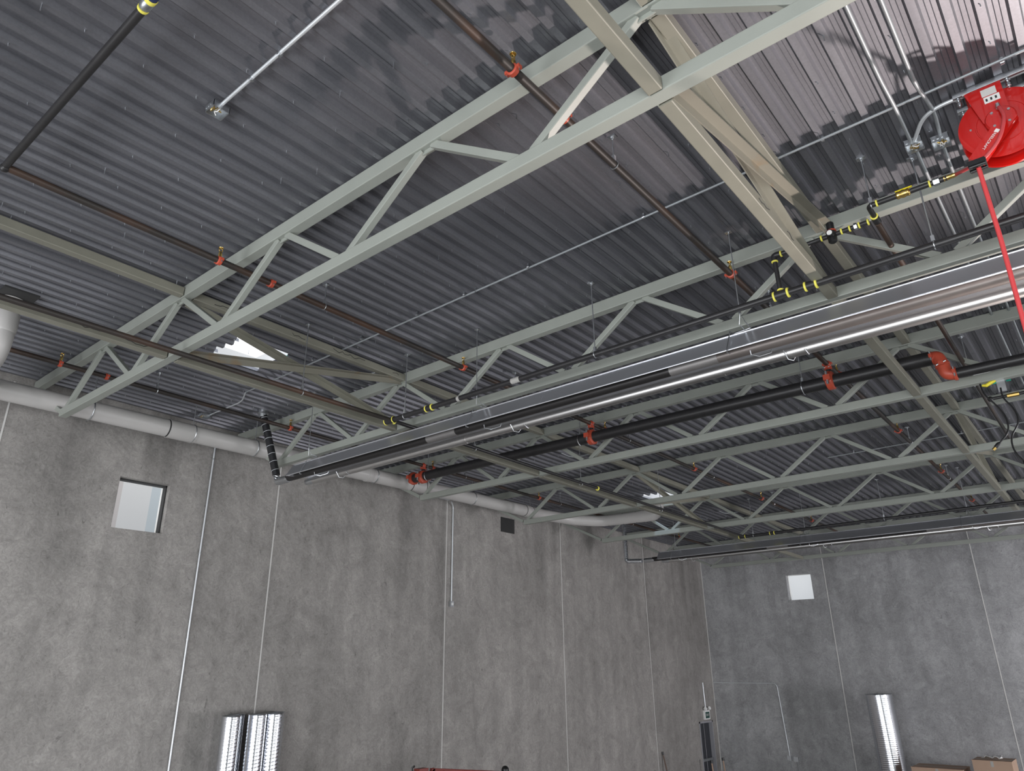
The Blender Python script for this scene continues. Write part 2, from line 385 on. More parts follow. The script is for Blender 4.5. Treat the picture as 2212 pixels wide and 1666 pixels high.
# exterior seen through the high openings
o = tag(MB().box((-14.6, 2.5, -4), (-14.3, 5.67, 6)).build('neighbour_wall', 'ext_p', None, False), 'pinkish strip of exterior wall seen through the left wall opening', 'exterior wall')
rebase(o, (-14.45, 4.0, -4)); o['group'] = 'wall beyond the left opening'
o = tag(MB().box((-14.6, 5.67, -4), (-14.3, 6.22, 6)).build('neighbour_wall', 'ext_w', None, False), 'bright white middle of exterior wall seen through the left wall opening', 'exterior wall')
rebase(o, (-14.45, 5.9, -4)); o['group'] = 'wall beyond the left opening'
o = tag(MB().box((-14.6, 6.22, -4), (-14.3, 9.5, 6)).build('neighbour_wall', 'ext_b', None, False), 'bluish strip of exterior wall seen through the left wall opening', 'exterior wall')
rebase(o, (-14.45, 7.0, -4)); o['group'] = 'wall beyond the left opening'
o = tag(MB().box((-14, 27.0, -4), (-2, 27.3, 6)).build('neighbour_wall', 'ext_w', None, False), 'white exterior wall seen through the small square opening in the back wall', 'exterior wall')
rebase(o, (-8, 27.15, -4))
# window reveals: dark gap round the left opening, thin frames
mb = MB(); y0, y1, z0, z1 = WIN_L
mb.box((-W-0.20, y1-0.02, z0), (-W-0.10, y1-0.001, z1)); mb.box((-W-0.20, y0, z1-0.025), (-W-0.10, y1, z1-0.001))
f = mb.build('window_1', 'joint', None, False); struct(f)
mb = MB()
for a, b in (((-W-0.27, y0, z0), (-W-0.2, y0+0.012, z1)), ((-W-0.27, y1-0.012, z0), (-W-0.2, y1, z1)), ((-W-0.27, y0, z0), (-W-0.2, y1, z0+0.012)), ((-W-0.27, y0, z1-0.012), (-W-0.2, y1, z1))): mb.box(a, b)
mb.build('window_frame', 'white', f, False)
x0, x1, z0, z1 = WIN_B; mb = MB()
for a, b in (((x0, D+0.18, z0), (x0+0.015, D+0.26, z1)), ((x1-0.015, D+0.18, z0), (x1, D+0.26, z1)), ((x0, D+0.18, z0), (x1, D+0.26, z0+0.015)), ((x0, D+0.18, z1-0.015), (x1, D+0.26, z1))): mb.box(a, b)
f = struct(mb.build('window_2', 'white', None, False))
# small dark vent opening high on the left wall, and stains
o = tag(rebase(MB().box((-W-0.005, 13.25, 3.05), (-W+0.02, 13.75, 3.4)).build('wall_vent', 'joint', None, False), (-W, 13.5, 3.05)), 'small dark vent high on the left concrete wall under the big duct', 'vent')
# door in the far left corner
d_ = struct(MB().box((-W-0.16, DOOR_L[0]+0.05, FL), (-W-0.11, DOOR_L[1]-0.05, DOOR_L[3]-0.05)).build('door_1', 'door', None, False))
mb = MB(); y0, y1, _, z1 = DOOR_L
mb.box((-W-0.2, y0, FL), (-W+0.01, y0+0.05, z1)); mb.box((-W-0.2, y1-0.05, FL), (-W+0.01, y1, z1)); mb.box((-W-0.2, y0, z1-0.05), (-W+0.01, y1, z1))
mb.build('door_frame', 'frame', d_, False)
MB().box((-W-0.11, y0+0.1, FL+0.98), (-W-0.04, y1-0.12, FL+1.05)).build('push_bar', 'zinc', d_)
MB().tube([(-W-0.1, y0+0.5, FL), (-W-0.1, y0+0.5, z1-0.06)], 0.008, 6).build('door_stile', 'frame', d_)

# ------------------------------------------------------------------ trusses
ZB = 3.105; ZT = 3.795; BS = 0.096; TS = 0.115
def make_truss():
    t = thing('roof_truss', 'x', 'truss', (-10.0, 0, ZB), 'steel roof trusses')
    MB().beam((-10.02, 0, ZB), (8.0, 0, ZB), BS, 0.104).build('bottom_chord', 'steel', t, False)
    MB().beam((-W+0.02, 0, ZT), (9.6, 0, ZT), 0.10, TS+0.02).build('top_chord', 'steel', t, False)
    tn = [-9.06+1.907*k for k in range(0, 10)]; bn = [-10.0]+[(-9.06+1.907*(k+0.5)) for k in range(0, 9)]
    zb, zt = ZB+0.05, ZT-0.06
    def web(xa, za, xb, zb_):
        MB().beam((xa, 0, za), (xb, 0, zb_), 0.058, 0.062, 0.008).build('web', 'steel', t, False)
    web(-10.06, zb-0.02, -W+0.06, zt-0.02)
    for i, x in enumerate(tn):
        web(x-0.06, zt, bn[i]+0.06, zb)
        if i < len(bn)-1: web(x+0.06, zt, bn[i+1]-0.06, zb)
    for x in tn: MB().box((x-0.13, -0.005, ZT-0.10), (x+0.13, 0.005, ZT-0.05)).build('gusset_plate', 'steel', t, False)
    # end plates for the bridging, with a bolt
    for x, z in ((-7.17, ZB), (-1.40, ZB), (-7.05, ZT-0.01), (-1.39, ZT-0.01)):
        for s in (-1, 1):
            p = MB().box((x-0.045, min(s*0.045, s*0.17), z-0.05), (x-0.037, max(s*0.045, s*0.17), z+0.05)).build('connection_plate', 'steel', t)
            MB().tube([(x-0.055, s*0.12, z), (x-0.02, s*0.12, z)], 0.011, 6).build('bolt', 'black', p)
    return t
tr0 = make_truss()
tlabels = ['grey-green steel truss directly overhead behind the nearest one', 'nearest grey-green steel truss, crossing the upper left of the ceiling',
 'second steel truss, above the long near tube heater', 'third steel truss, just behind the thick black sprinkler main', 'fourth steel truss, its bottom chord below the two dangling black cords',
 'fifth steel truss, its bottom chord partly lit bluish at its left end', 'sixth steel truss, just behind the far tube heater', 'last steel truss, in front of the back concrete wall']
for i, y in enumerate(YT):
    if i == 0: o = tr0; o.location = (-10.0, y, zd(y, ZB)+H); o['label'] = tlabels[0]
    else: dup(tr0, (-10.0, y, zd(y, ZB)), tlabels[i])

# ------------------------------------------------------------------ bridging between trusses
def strut(kind, i, x0, z0, x1, z1, label, group, m='strut', ang=False, marks=None):
    ya_, yb_ = YT[i]+0.06, YT[i+1]-0.06; z0, z1 = zd(ya_, z0), zd(yb_, z1)
    t = thing(kind, label, 'brace' if ang else 'strut', (x0, ya_, z0), group)
    mb = MB()
    if ang: mb.angle((x0, ya_, z0), (x1, yb_, z1), 0.078, 0.009, 1)
    else: mb.beam((x0, ya_, z0), (x1, yb_, z1), 0.092, 0.094)
    mb.build('steel_bar', m, t, False)
    if marks:
        d = V((x1-x0, yb_-ya_, z1-z0)); p = V((x0, ya_, z0))
        for a, b, c in marks:     # start, end fraction, amplitude: scribbled characters on the side face
            mk = MB()
            n = int((b-a)*70); prev = None
            for q in range(n):
                f_ = a+(b-a)*q/n; c0 = p+d*f_+V((0.0475, 0, 0))
                w = c0+V((0, random.uniform(-.012, .012), random.uniform(-c, c)))
                if prev is not None: mk.tube([prev, w], 0.0035, 4)
                prev = w
            mk.build('marker_writing', 'marker', t)
    return t
ordn = ['overhead', 'first', 'second', 'third', 'fourth', 'fifth', 'sixth']
bay = ['between the overhead and the nearest truss', 'between the nearest and second trusses', 'between the second and third trusses', 'between the third and fourth trusses',
       'between the fourth and fifth trusses', 'between the fifth and sixth trusses', 'between the sixth and last trusses']
for i in range(7):
    for side, xb_, xt_ in (('left', -7.18, -7.05), ('right', -1.40, -1.39)):
        strut('bridging_strut', i, xb_, ZB-0.01, xb_, ZB-0.01, 'straight strut of %s row, bottom chords, %s' % (side, bay[i]), 'bottom chord struts', marks=[(0.72, 0.95, 0.014)] if i == 0 and side == 'left' else ([(0.42, 0.5, 0.018), (0.6, 0.66, 0.02)] if i == 1 and side == 'right' else None))
        strut('bridging_strut', i, xt_, ZT-0.015, xt_, ZT-0.015, 'straight strut of %s row, top chords, %s' % (side, bay[i]), 'top chord struts',
              marks=[(0.08, 0.16, 0.02), (0.40, 0.48, 0.022), (0.60, 0.78, 0.022), (0.93, 0.98, 0.02)] if i == 1 and side == 'left' else None)
for i in (1, 4):
    for side, x, in (('left', -7.10), ('right', -1.36)):
        strut('cross_brace', i, x+0.04, ZB-0.0, x+0.04, ZT-0.05, 'slanted angle brace of %s row, rising away, %s' % (side, bay[i]), 'slanted cross braces', 'rusty_strut', True)
        strut('cross_brace', i, x-0.05, ZT-0.05, x-0.05, ZB+0.01, 'slanted angle brace of %s row, falling away, %s' % (side, bay[i]), 'slanted cross braces', 'strut', True)

# ------------------------------------------------------------------ pipe fittings
def coupling_mb(c, axis, r, w=0.045):
    ax = V(axis).normalized(); c = V(c)
    ref = V((0, 0, 1)) if abs(ax.z) < 0.9 else V((1, 0, 0)); u = ax.cross(ref).normalized()
    mb = MB(); mb.lathe(c-ax*w/2, ax, [(0, r*1.12), (w*0.15, r*1.42), (w*0.85, r*1.42), (w, r*1.12)], 18)
    for s in (-1, 1): mb.cbox(c+u*s*r*1.6, [abs(ax[i])*w*0.8+abs(u[i])*r*0.75+abs(ax.cross(u)[i])*r*0.8 for i in range(3)])
    return mb
def bolts_mb(c, axis, r):
    ax = V(axis).normalized(); c = V(c); ref = V((0, 0, 1)) if abs(ax.z) < 0.9 else V((1, 0, 0)); u = ax.cross(ref).normalized(); w = ax.cross(u)
    return [MB().tube([c+u*s*r*1.7-w*r*1.0, c+u*s*r*1.7+w*r*1.0], max(0.005, r*0.17), 6) for s in (-1, 1)]
def add_coupling(parent, c, axis, r, w=0.045):
    o = coupling_mb(c, axis, r, w).build('coupling', 'orange', parent)
    for b in bolts_mb(c, axis, r): b.build('bolt', 'zinc', o)
    return o
def add_hanger(parent, x, y, zp, r, axis, ztop=None, strap='zinc'):
    """threaded rod from the deck with a band clamp round the pipe"""
    zt = zd(y, ZD) if ztop is None else ztop
    o = MB().tube([(x, y, zp+r+0.05), (x, y, zt)], 0.006, 6).build('hanger_rod', 'zinc', parent)
    mb = MB(); mb.cbox((x, y, zt-0.006), (0.07, 0.045, 0.012)); mb.tube([(x, y, zt-0.03), (x, y, zt-0.008)], 0.014, 6); mb.build('anchor_plate', 'zinc', o)
    mb = MB(); mb.torus((x, y, zp), axis, r+0.004, 0.0055, 18, 6)
    mb.cbox((x, y, zp+r+0.03), (0.026, 0.026, 0.05)); mb.build('pipe_clamp', strap, parent)
def sprinkler_head(parent, x, y, z):
    o = MB().tube([(x, y, z+0.02), (x, y, z+0.055), (x, y, z+0.075)], [0.016, 0.018, 0.012], 8).build('sprinkler_head', 'brass', parent)
    mb = MB(); mb.torus((x, y, z+0.095), (1, 0, 0), 0.018, 0.004, 10, 5); mb.lathe((x, y, z+0.113), (0, 0, 1), [(0, 0.022), (0.004, 0.024)], 10); mb.build('deflector', 'brass', o)

# ------------------------------------------------------------------ sprinkler branch lines (run away from the camera)
def branch(x, y0, y1, label, heads, coups, clamps, start=None, dx=0.0):
    z0 = 3.60; t = thing('sprinkler_branch_line', label, 'sprinkler pipe', (x, y0, zd(y0, z0)), 'sprinkler branch lines'); r = 0.030
    X = lambda y: x+dx*(y-3)
    pts = [(X(y0), y0, zd(y0, z0)), (X(y1), y1, zd(y1, z0))]
    MB().tube(pts, r, 14).build('pipe', 'rustpipe', t)
    for y in heads:
        add_coupling(t, (X(y), y, zd(y, z0)), (0, 1, 0), r); sprinkler_head(t, X(y), y, zd(y, z0)+0.02)
    for y in coups: add_coupling(t, (X(y), y, zd(y, z0)), (0, 1, 0), r)
    for y in clamps: add_hanger(t, X(y), y, zd(y, z0), r, (0, 1, 0))
    return t
b1 = branch(-2.262, -5.5, 22.5, 'rusty sprinkler branch pipe, rightmost of the three, crossing the top centre of the photo', (2.80, 6.15, 9.47, 12.6, 15.9, 19.2), (3.36, 9.05), (4.02, 7.2, 10.2, 13.4, 16.6))
b2 = branch(-5.86, 1.03, 22.5, 'rusty sprinkler branch pipe in the middle, starting at the elbow by the left photo edge', (2.80, 6.15, 9.47, 12.6, 15.9, 19.2), (3.36, 9.05), (4.0, 7.2, 10.2, 13.4, 16.6))
b3 = branch(-9.62, -5.5, 22.5, 'dark sprinkler branch pipe beside the big grey duct', (2.80, 6.15, 9.30, 12.6, 15.9, 19.2), (3.36, 9.05), (4.02, 7.2, 10.2, 13.4, 16.6))
# cross pipe at upper left feeding the middle branch, with yellow-taped union
t = thing('supply_pipe', 'dark straight pipe at the upper left with a yellow-taped union at its right end', 'pipe', (-5.86, 1.03, 3.6))
MB().tube([(-5.86, 1.03, 3.62), (-3.62, 1.05, 3.62)], 0.028, 14).build('pipe', 'pipe', t)
MB().lathe((-3.62, 1.05, 3.62), (1, 0, 0), [(0, 0.030), (0.015, 0.036), (0.06, 0.036), (0.07, 0.030)], 14).build('union', 'zinc', t)
MB().lathe((-3.64, 1.05, 3.62), (1, 0, 0), [(0, 0.032), (0.018, 0.034)], 14).build('thread_tape', 'yellow', t)
MB().lathe((-3.55, 1.05, 3.62), (1, 0, 0), [(0, 0.034), (0.03, 0.036)], 14).build('thread_tape', 'yellow', t)
MB().tube([(-3.52, 1.05, 3.62), (1.5, 1.07, 3.62)], 0.032, 14).build('blue_pipe', mat('dark_blue_pipe', (0.02, 0.03, 0.09), 0.4), t)
MB().sphere((-5.86, 1.03, 3.61), 0.036, 10).build('elbow', 'pipe', t)
add_hanger(t, -1.0, 1.06, 3.62, 0.032, (1, 0, 0))

# ------------------------------------------------------------------ sprinkler main (thick black pipe)
ym, zm, rm = 9.06, 3.30, 0.084
t = thing('sprinkler_main', 'thick black sprinkler main pipe with orange-red couplings and S-shaped double elbow', 'sprinkler pipe', (-9.9, ym, zm))
MB().tube([(-9.90, ym, zm+0.035), (-1.12, ym, zm-0.0)], rm, 24).build('pipe', 'pipe', t)
MB().tube([(-0.93, ym, 3.055), (6.5, ym, 3.03)], rm*0.72, 24).build('pipe', 'pipe', t)
o = MB().lathe((-9.98, ym, zm+0.035), (1, 0, 0), [(0, 0.05), (0.02, rm*1.05), (0.09, rm*1.15)], 22).build('end_cap', 'orange', t)
add_coupling(t, (-9.88, ym, zm+0.035), (1, 0, 0), rm, 0.06)
el = bend([(-1.13, ym, zm), (-1.06, ym-0.01, zm+0.0), (-1.03, ym-0.02, zm-0.11), (-1.01, ym-0.02, 3.065), (-0.93, ym, 3.055)], 0.10, 6)
o = MB().tube(el, rm*0.84, 24).build('double_elbow', 'orange', t)
for c, ax in (((-1.12, ym, zm), (1, 0, 0)), ((-1.03, ym-0.02, zm-0.12), (0.3, 0, -1)), ((-0.93, ym, 3.055), (1, 0, 0))): add_coupling(t, c, ax, rm*0.66, 0.04)
for i, x in enumerate((-9.74, -5.90, -2.262)):
    yb = ym; zt = zd(ym, 3.60); xb = (-9.62, -5.86, -2.262)[i]
    add_coupling(t, (xb, yb, zm+0.02), (1, 0, 0), rm, 0.10)
    o = MB().tube([(xb, yb, zm+rm*0.8), (xb, yb, zt-0.02)], 0.034, 14).build('riser', 'pipe', t)
    add_coupling(t, (xb, yb, zm+rm+0.025), (0, 0, 1), 0.034, 0.04)
    add_coupling(t, (xb, yb, zt-0.055), (0, 0, 1), 0.034, 0.04)
    MB().sphere((xb, yb, zt), 0.05, 10).build('tee', 'orange', t)
for x in (-9.50, -6.07, -2.60): add_hanger(t, x, ym, zm+0.02*(-x)/10, rm, (1, 0, 0))
add_hanger(t, 1.6, ym, 3.045, rm*0.8, (1, 0, 0))

# ------------------------------------------------------------------ gas / compressed-air piping
yg, zg, rg = 5.81, 2.985, 0.030
def band(parent, x, y, z, r, axis=(1, 0, 0), w=0.02):
    ax = V(axis); MB().lathe(V((x, y, z))-ax*w/2, ax, [(0, r*1.15), (w*0.2, r*1.32), (w*0.8, r*1.32), (w, r*1.15)], 16).build('thread_tape', 'yellow', parent)
def fitting(parent, a, b, r, name='fitting'):
    MB().tube([a, b], r, 16).build(name, 'pipe', parent)
def gas_line(yg, zg, label, x1, near=True):
    t = thing('gas_pipe', label, 'pipe', (-6.80, yg, zg), 'black gas pipes crossing the room')
    MB().tube([(-6.80, yg, zg), (x1, yg, zg+0.06)], rg*1.05, 16).build('pipe', 'pipe', t)
    Z = lambda x: zg+0.06*(x+6.8)/(x1+6.8)
    fitting(t, (-6.90, yg, zg), (-6.74, yg, zg), 0.042, 'tee')
    for x in (-6.90, -6.75): band(t, x, yg, zg, 0.034)
    for x in (-6.15, -6.05): band(t, x, yg, Z(x), 0.032)
    fitting(t, (-6.15, yg, Z(-6.1)), (-6.05, yg, Z(-6.1)), 0.038)
    for x in (-6.55, -3.66, -0.52): add_hanger(t, x, yg, Z(x), rg, (1, 0, 0))
    if near:
        fitting(t, (-1.78, yg, Z(-1.72)), (-1.67, yg, Z(-1.72)), 0.040, 'tee')
        for x in (-1.78, -1.66): band(t, x, yg, Z(x), 0.034)
        fitting(t, (-1.50, yg, Z(-1.5)), (-1.43, yg, Z(-1.5)), 0.038)
        for x in (-1.51, -1.42): band(t, x, yg, Z(x), 0.033)
        band(t, -1.72, yg, Z(-1.72)+0.045, 0.022, (0, 0, 1), 0.015)
        MB().tube([(-4.78, yg, Z(-4.8)), (-4.66, yg, Z(-4.7))], 0.0335, 14).build('white_tape', 'tape', t)
        MB().tube([(-5.62, yg, Z(-5.6)), (-5.58, yg, Z(-5.6))], 0.0345, 14).build('white_tape', 'tape', t)
    return t
gas = gas_line(yg, zg, 'black gas pipe with yellow-taped joints running beside the near tube heater', 6.0)
gas2 = gas_line(16.92, 2.855, 'distant black gas pipe running beside the far tube heater', 4.0, False)
t = thing('gas_main', 'long dark gas main running from the left photo edge away to the far tube heater', 'pipe', (-6.8, -5.5, 3.0))
MB().tube([(-6.80, -5.5, 2.995), (-6.80, yg-0.03, zg), ], 0.028, 14).build('pipe', 'rustpipe', t)
MB().tube([(-6.80, yg+0.03, zg), (-6.78, 16.9, 2.86)], 0.026, 14).build('pipe', 'pipe', t)
band(t, -6.80, yg+0.05, zg, 0.03, (0, 1, 0)); band(t, -6.79, 10.6, 2.925, 0.03, (0, 1, 0))
for y in (4.45, 7.4, 10.1, 12.9): add_hanger(t, -6.80, y, 2.995-0.012*(y-3), 0.028, (0, 1, 0))
# compressed-air drop: riser, regulator, valve, up to the hose reel
ya2, za2 = 5.76, 3.38
t = thing('regulator_pipework', 'black pipework with yellow tape and black regulator feeding the red hose reel', 'pipe', (-1.72, 5.81, 3.03))
MB().tube(bend([(-1.72, 5.80, 3.06), (-1.72, 5.78, za2), (-0.93, ya2, za2)], 0.035), 0.020, 14).build('pipe', 'pipe', t)
MB().tube([(-1.72, 5.78, za2-0.05), (-1.72, 5.78, za2-0.012), (-1.715, 5.779, za2), (-1.70, 5.778, za2+0.004), (-1.66, 5.776, za2)], 0.028, 12).build('elbow', 'pipe', t)
band(t, -1.72, 5.78, za2-0.055, 0.022, (0, 0, 1), 0.014); band(t, -1.655, 5.775, za2, 0.022, w=0.014)
for x in (-1.30, -1.135, -1.07, -0.995, -0.925): band(t, x, ya2, za2, 0.021, w=0.014)
MB().tube([(-1.035, ya2, za2), (-1.01, ya2, za2)], 0.03, 6).build('union', 'zinc', t)
rg_ = MB().lathe((-1.215, ya2, za2-0.075), (0, 0, 1), [(0, 0.026), (0.01, 0.036), (0.09, 0.040), (0.105, 0.030), (0.115, 0.032), (0.185, 0.031), (0.195, 0.022)], 18).build('regulator', 'black', t)
MB().lathe((-1.215, ya2, za2+0.028), (0, 0, 1), [(0, 0.041), (0.010, 0.041)], 18).build('red_ring', 'orange', rg_)
MB().tube([(-1.215, ya2-0.03, za2-0.01), (-1.215, ya2-0.07, za2-0.012)], 0.03, 14).build('gauge', 'black', rg_)
MB().tube([(-1.215, ya2-0.069, za2-0.012), (-1.215, ya2-0.073, za2-0.0122)], 0.022, 14).build('gauge_face', 'white', rg_)
MB().tube(bend([(-0.865, ya2+0.04, za2), (-0.862, 5.53, za2), (-0.31, 5.53, za2)], 0.04), 0.021, 14).build('pipe', 'pipe', t)
MB().tube([(-0.865, ya2+0.05, za2), (-0.865, ya2-0.05, za2)], 0.031, 12).build('tee', 'pipe', t)
band(t, -0.865, ya2-0.055, za2, 0.023, (0, 1, 0), 0.014); band(t, -0.80, 5.53, za2, 0.022, w=0.014)
v = MB().lathe((-0.66, 5.53, za2), (1, 0, 0), [(0, 0.022), (0.01, 0.031), (0.03, 0.027), (0.05, 0.033), (0.07, 0.027), (0.09, 0.031), (0.10, 0.022)], 14).build('ball_valve', 'brass', t)
MB().box((-0.66, 5.522, za2+0.034), (-0.54, 5.538, za2+0.041)).build('valve_handle', 'yvalve', v)
MB().tube([(-0.40, 5.53, za2), (-0.36, 5.53, za2)], 0.031, 6).build('union', 'zinc', t); band(t, -0.425, 5.53, za2, 0.022, w=0.014)
MB().lathe((-0.33, 5.53, za2), (1, 0, 0), [(0, 0.022), (0.05, 0.018), (0.06, 0.02), (0.09, 0.015)], 10).build('hose_barb', 'brass', t)
add_hanger(t, -0.84, 5.54, za2, 0.02, (1, 0, 0))
MB().tube([(-0.865, ya2+0.04, za2-0.02), (-0.86, 13.5, 3.22)], 0.024, 12).build('pipe', 'rustpipe', t)
add_hanger(t, -0.86, 9.9, 3.285, 0.024, (0, 1, 0))

# ------------------------------------------------------------------ tube heaters
def heater(dx, dy, dz, label, x1):
    hx0 = -9.15; hx1 = x1
    t = thing('tube_heater', label, 'heater', (hx0+dx, 6.1+dy, 2.62+dz), 'radiant tube heaters')
    P = lambda x, y, z: (x+dx, y+dy, z+dz)
    # reflector hood: thin folded sheet
    prof = [(5.865, 2.665), (5.88, 2.668), (5.995, 2.85), (6.05, 2.862), (6.26, 2.862), (6.32, 2.85), (6.425, 2.725), (6.44, 2.722)]
    th = 0.004; mb = MB(); segs = [hx0]
    while segs[-1] < hx1-0.1: segs.append(min(hx1, segs[-1]+2.35))
    for a, b in zip(segs[:-1], segs[1:]):
        s = 0.003 if segs.index(a) % 2 else 0
        vs = []
        for x in (a-0.04, b+0.0):
            vs += [P(x, y, z+s) for y, z in prof]+[P(x, y, z+s+th) for y, z in prof][::-1]
        n = len(prof)*2; mb.add(vs, [(i, (i+1) % n, n+(i+1) % n, n+i) for i in range(n)]+[tuple(range(n))[::-1], tuple(range(n, 2*n))])
    mb.tube([P(hx0, 5.872, 2.664), P(hx1, 5.872, 2.664)], 0.006, 6); mb.tube([P(hx0, 5.99, 2.853), P(hx1, 5.99, 2.853)], 0.006, 6)
    mb.build('reflector_hood', 'alu', t, smooth=False)
    mb = MB(); mb.extr(P(hx0-0.015, 0, 0), P(hx0-0.005, 0, 0), [(-y, z) for y, z in prof][::-1]); mb.build('end_panel', 'alu', t, False)
    a = MB().tube([P(hx0-0.25, 6.05, 2.70), P(hx0+6.3, 6.05, 2.70)], 0.055, 18).build('burner_tube', 'shadedtube', t)
    MB().tube([P(hx0+6.3, 6.05, 2.70), P(hx1, 6.05, 2.70)], 0.055, 18).build('burner_tube', 'darktube', t)
    MB().tube([P(hx0+0.1, 6.29, 2.66), P(hx1, 6.29, 2.66)], 0.055, 20).build('exhaust_tube', 'alutube', t)
    MB().lathe(P(hx0-0.12, 6.29, 2.66), (1, 0, 0), [(0, 0.02), (0.03, 0.045), (0.14, 0.052), (0.23, 0.052)], 16).build('tube_end', 'zinc', t)
    for x in (-6.35, -2.95, 0.4):
        mb = MB(); mb.lathe(P(x, 6.05, 2.70), (1, 0, 0), [(0, 0.058), (0.5, 0.058)], 18)
        mb.build('tube_sleeve', 'dulltube', t)
        mb = MB(); mb.lathe(P(x+0.2, 6.29, 2.66), (1, 0, 0), [(0, 0.058), (0.25, 0.058)], 18); mb.build('tube_sleeve', 'alutube', t)
    for x in (-8.62, -5.35, -2.12, 1.15, 4.4):
        if x > hx1: continue
        # rod and chain from the deck, V of wire round the hood
        y = 5.85; zt = zd(y+dy, ZD)-dz
        MB().tube([P(x, y, 2.99), P(x, y, zt)], 0.005, 6).build('hanger_rod', 'zinc', t)
        MB().cbox(P(x, y, zt-0.006), (0.06, 0.04, 0.01)).build('anchor_plate', 'zinc', t); MB().tube([P(x, y, 2.97), P(x, y, 3.03)], 0.011, 6).build('rod_coupler', 'zinc', t)
        k = 0.0045; yh = 2.885
        MB().tube([P(x-0.03, 6.0, 2.875), P(x-0.03, y+0.03, 2.885), P(x, y, 2.98), P(x+0.03, y+0.03, 2.885), P(x+0.03, 6.0, 2.875)], k, 5).build('wire_loop', 'zinc', t)
        MB().tube([P(x+0.03, 6.0, 2.877), P(x-0.14, 6.02, 2.877), P(x-0.16, 5.97, 2.885), P(x-0.165, 5.86, 2.68), P(x-0.165, 5.845, 2.63), P(x-0.14, 5.86, 2.62)], k*1.2, 6).build('wire_hook', 'zinc', t)
        MB().tube([P(x, 5.98, 2.65), P(x, 5.99, 2.61), P(x+0.05, 6.05, 2.60), P(x+0.14, 6.11, 2.63), P(x+0.15, 6.12, 2.68)], k*1.0, 6).build('wire_hook', 'zinc', t)
        MB().tube([P(x+0.22, 6.2, 2.66), P(x+0.24, 6.24, 2.58), P(x+0.27, 6.29, 2.575), P(x+0.31, 6.355, 2.68)], k*1.0, 6).build('wire_hook', 'zinc', t)
        MB().tube([P(x+0.40, 6.22, 2.63), P(x+0.41, 6.29, 2.595), P(x+0.42, 6.35, 2.66)], k*1.0, 6).build('wire_hook', 'zinc', t)
    # elbow at the left end
    MB().lathe(P(hx0-0.50, 6.05, 2.69), (1, 0, 0), [(0, 0.055), (0.03, 0.06), (0.24, 0.056), (0.25, 0.06), (0.3, 0.052)], 16).build('adapter', 'zinc', t)
    return t
heater(0, 0, 0, 'long near radiant tube heater with shiny reflector hood under the second truss', 5.5)
heater(0, 11.1, -0.105, 'distant radiant tube heater near the back wall, seen end to end', 4.0)
def flex(path, r, label, m, ribm, pitch, name='flexible_duct'):
    t = thing(name, label, 'duct', path[-1])
    pts = [V(p) for p in path]; MB().tube(pts, r, 18).build('duct_hose', m, t)
    mb = MB(); L_ = 0; prev = pts[0]
    dense = []
    for a, b in zip(pts[:-1], pts[1:]):
        n = max(1, int((b-a).length/pitch))
        for q in range(n): dense.append((a+(b-a)*(q+0.5)/n, (b-a).normalized()))
    for c, ax in dense: mb.torus(c, ax+V((0.06, 0.04, 0)), r+0.002, 0.0045, 16, 5)
    mb.build('spiral_wire', ribm, t); return t
t = flex([(-9.93, 5.84, 3.78), (-9.86, 5.92, 3.45), (-9.74, 6.02, 2.95), (-9.70, 6.05, 2.80)], 0.058, 'black flexible duct with pale spiral wire dropping to the near heater end', 'flex', 'wire', 0.115)
mb = MB(); mb.torus((-9.68, 6.05, 2.77), (0.2, 0.2, 1), 0.055, 0.01, 16, 6); mb.torus((-9.675, 6.05, 2.74), (0.4, 0.2, 1), 0.052, 0.009, 16, 6); mb.torus((-9.665, 6.05, 2.71), (0.7, 0.2, 1), 0.05, 0.01, 16, 6); mb.sphere((-9.65, 6.05, 2.70), 0.05); mb.build('band_clamp', 'zinc', t)
mb = MB(); mb.lathe((-9.935, 5.835, 3.74), (0, 0, 1), [(0, 0.062), (0.05, 0.068), (0.06, 0.085), (0.07, 0.085), (0.08, 0.068), (0.13, 0.068)], 18); mb.build('roof_collar', 'zinc', t)
t = flex(bend([(-10.2, 17.15, 3.70), (-10.2, 17.15, 2.62), (-9.72, 17.15, 2.585)], 0.07, 8), 0.052, 'shiny flexible metal duct elbow at the left end of the distant heater', 'spiral', 'zinc', 0.03)
# collars through the deck
# ------------------------------------------------------------------ big grey duct along the left wall
dz_ = lambda y: 3.335+0.005*(y-3)
path = [(-10.35, -5.8, dz_(-5.8)), (-10.35, 13.7, dz_(13.6)), (-10.05, 14.5, 3.34), (-9.55, 15.0, 3.31), (-8.05, 15.08, 3.28), (-8.0, 15.09, 3.62)]
t = thing('ventilation_duct', 'big grey round duct running along the top of the left wall', 'duct', (-10.35, -5.8, dz_(-5.8)))
MB().tube(bend(path, 0.22, 6), 0.130, 32).build('duct_pipe', 'pvc', t)
for y, w in ((4.55, .02), (9.4, .015), (9.75, 0.012), (12.95, .012), (13.7, .012)):
    MB().lathe((-10.35, y, dz_(y)), (0, 1, 0), [(0, 0.1325), (w, 0.1335)], 32).build('rubber_joint', 'joint', t)
for a, b in ((4.57, 5.0), (8.3, 8.42), (12.97, 13.2)):
    MB().lathe((-10.35, a, dz_(a)), (0, 1, 0), [(0, 0.139), (b-a-0.05, 0.139), (b-a, 0.132)], 32).build('socket', 'pvc', t)
for x in (-9.35, -8.95, -8.6): MB().lathe((x, 15.01+0.053*(x+9.5), 3.31-0.02*(x+9.5)), (1, 0.05, -0.02), [(0, 0.1325), (0.012, 0.1335)], 32).build('rubber_joint', 'joint', t)
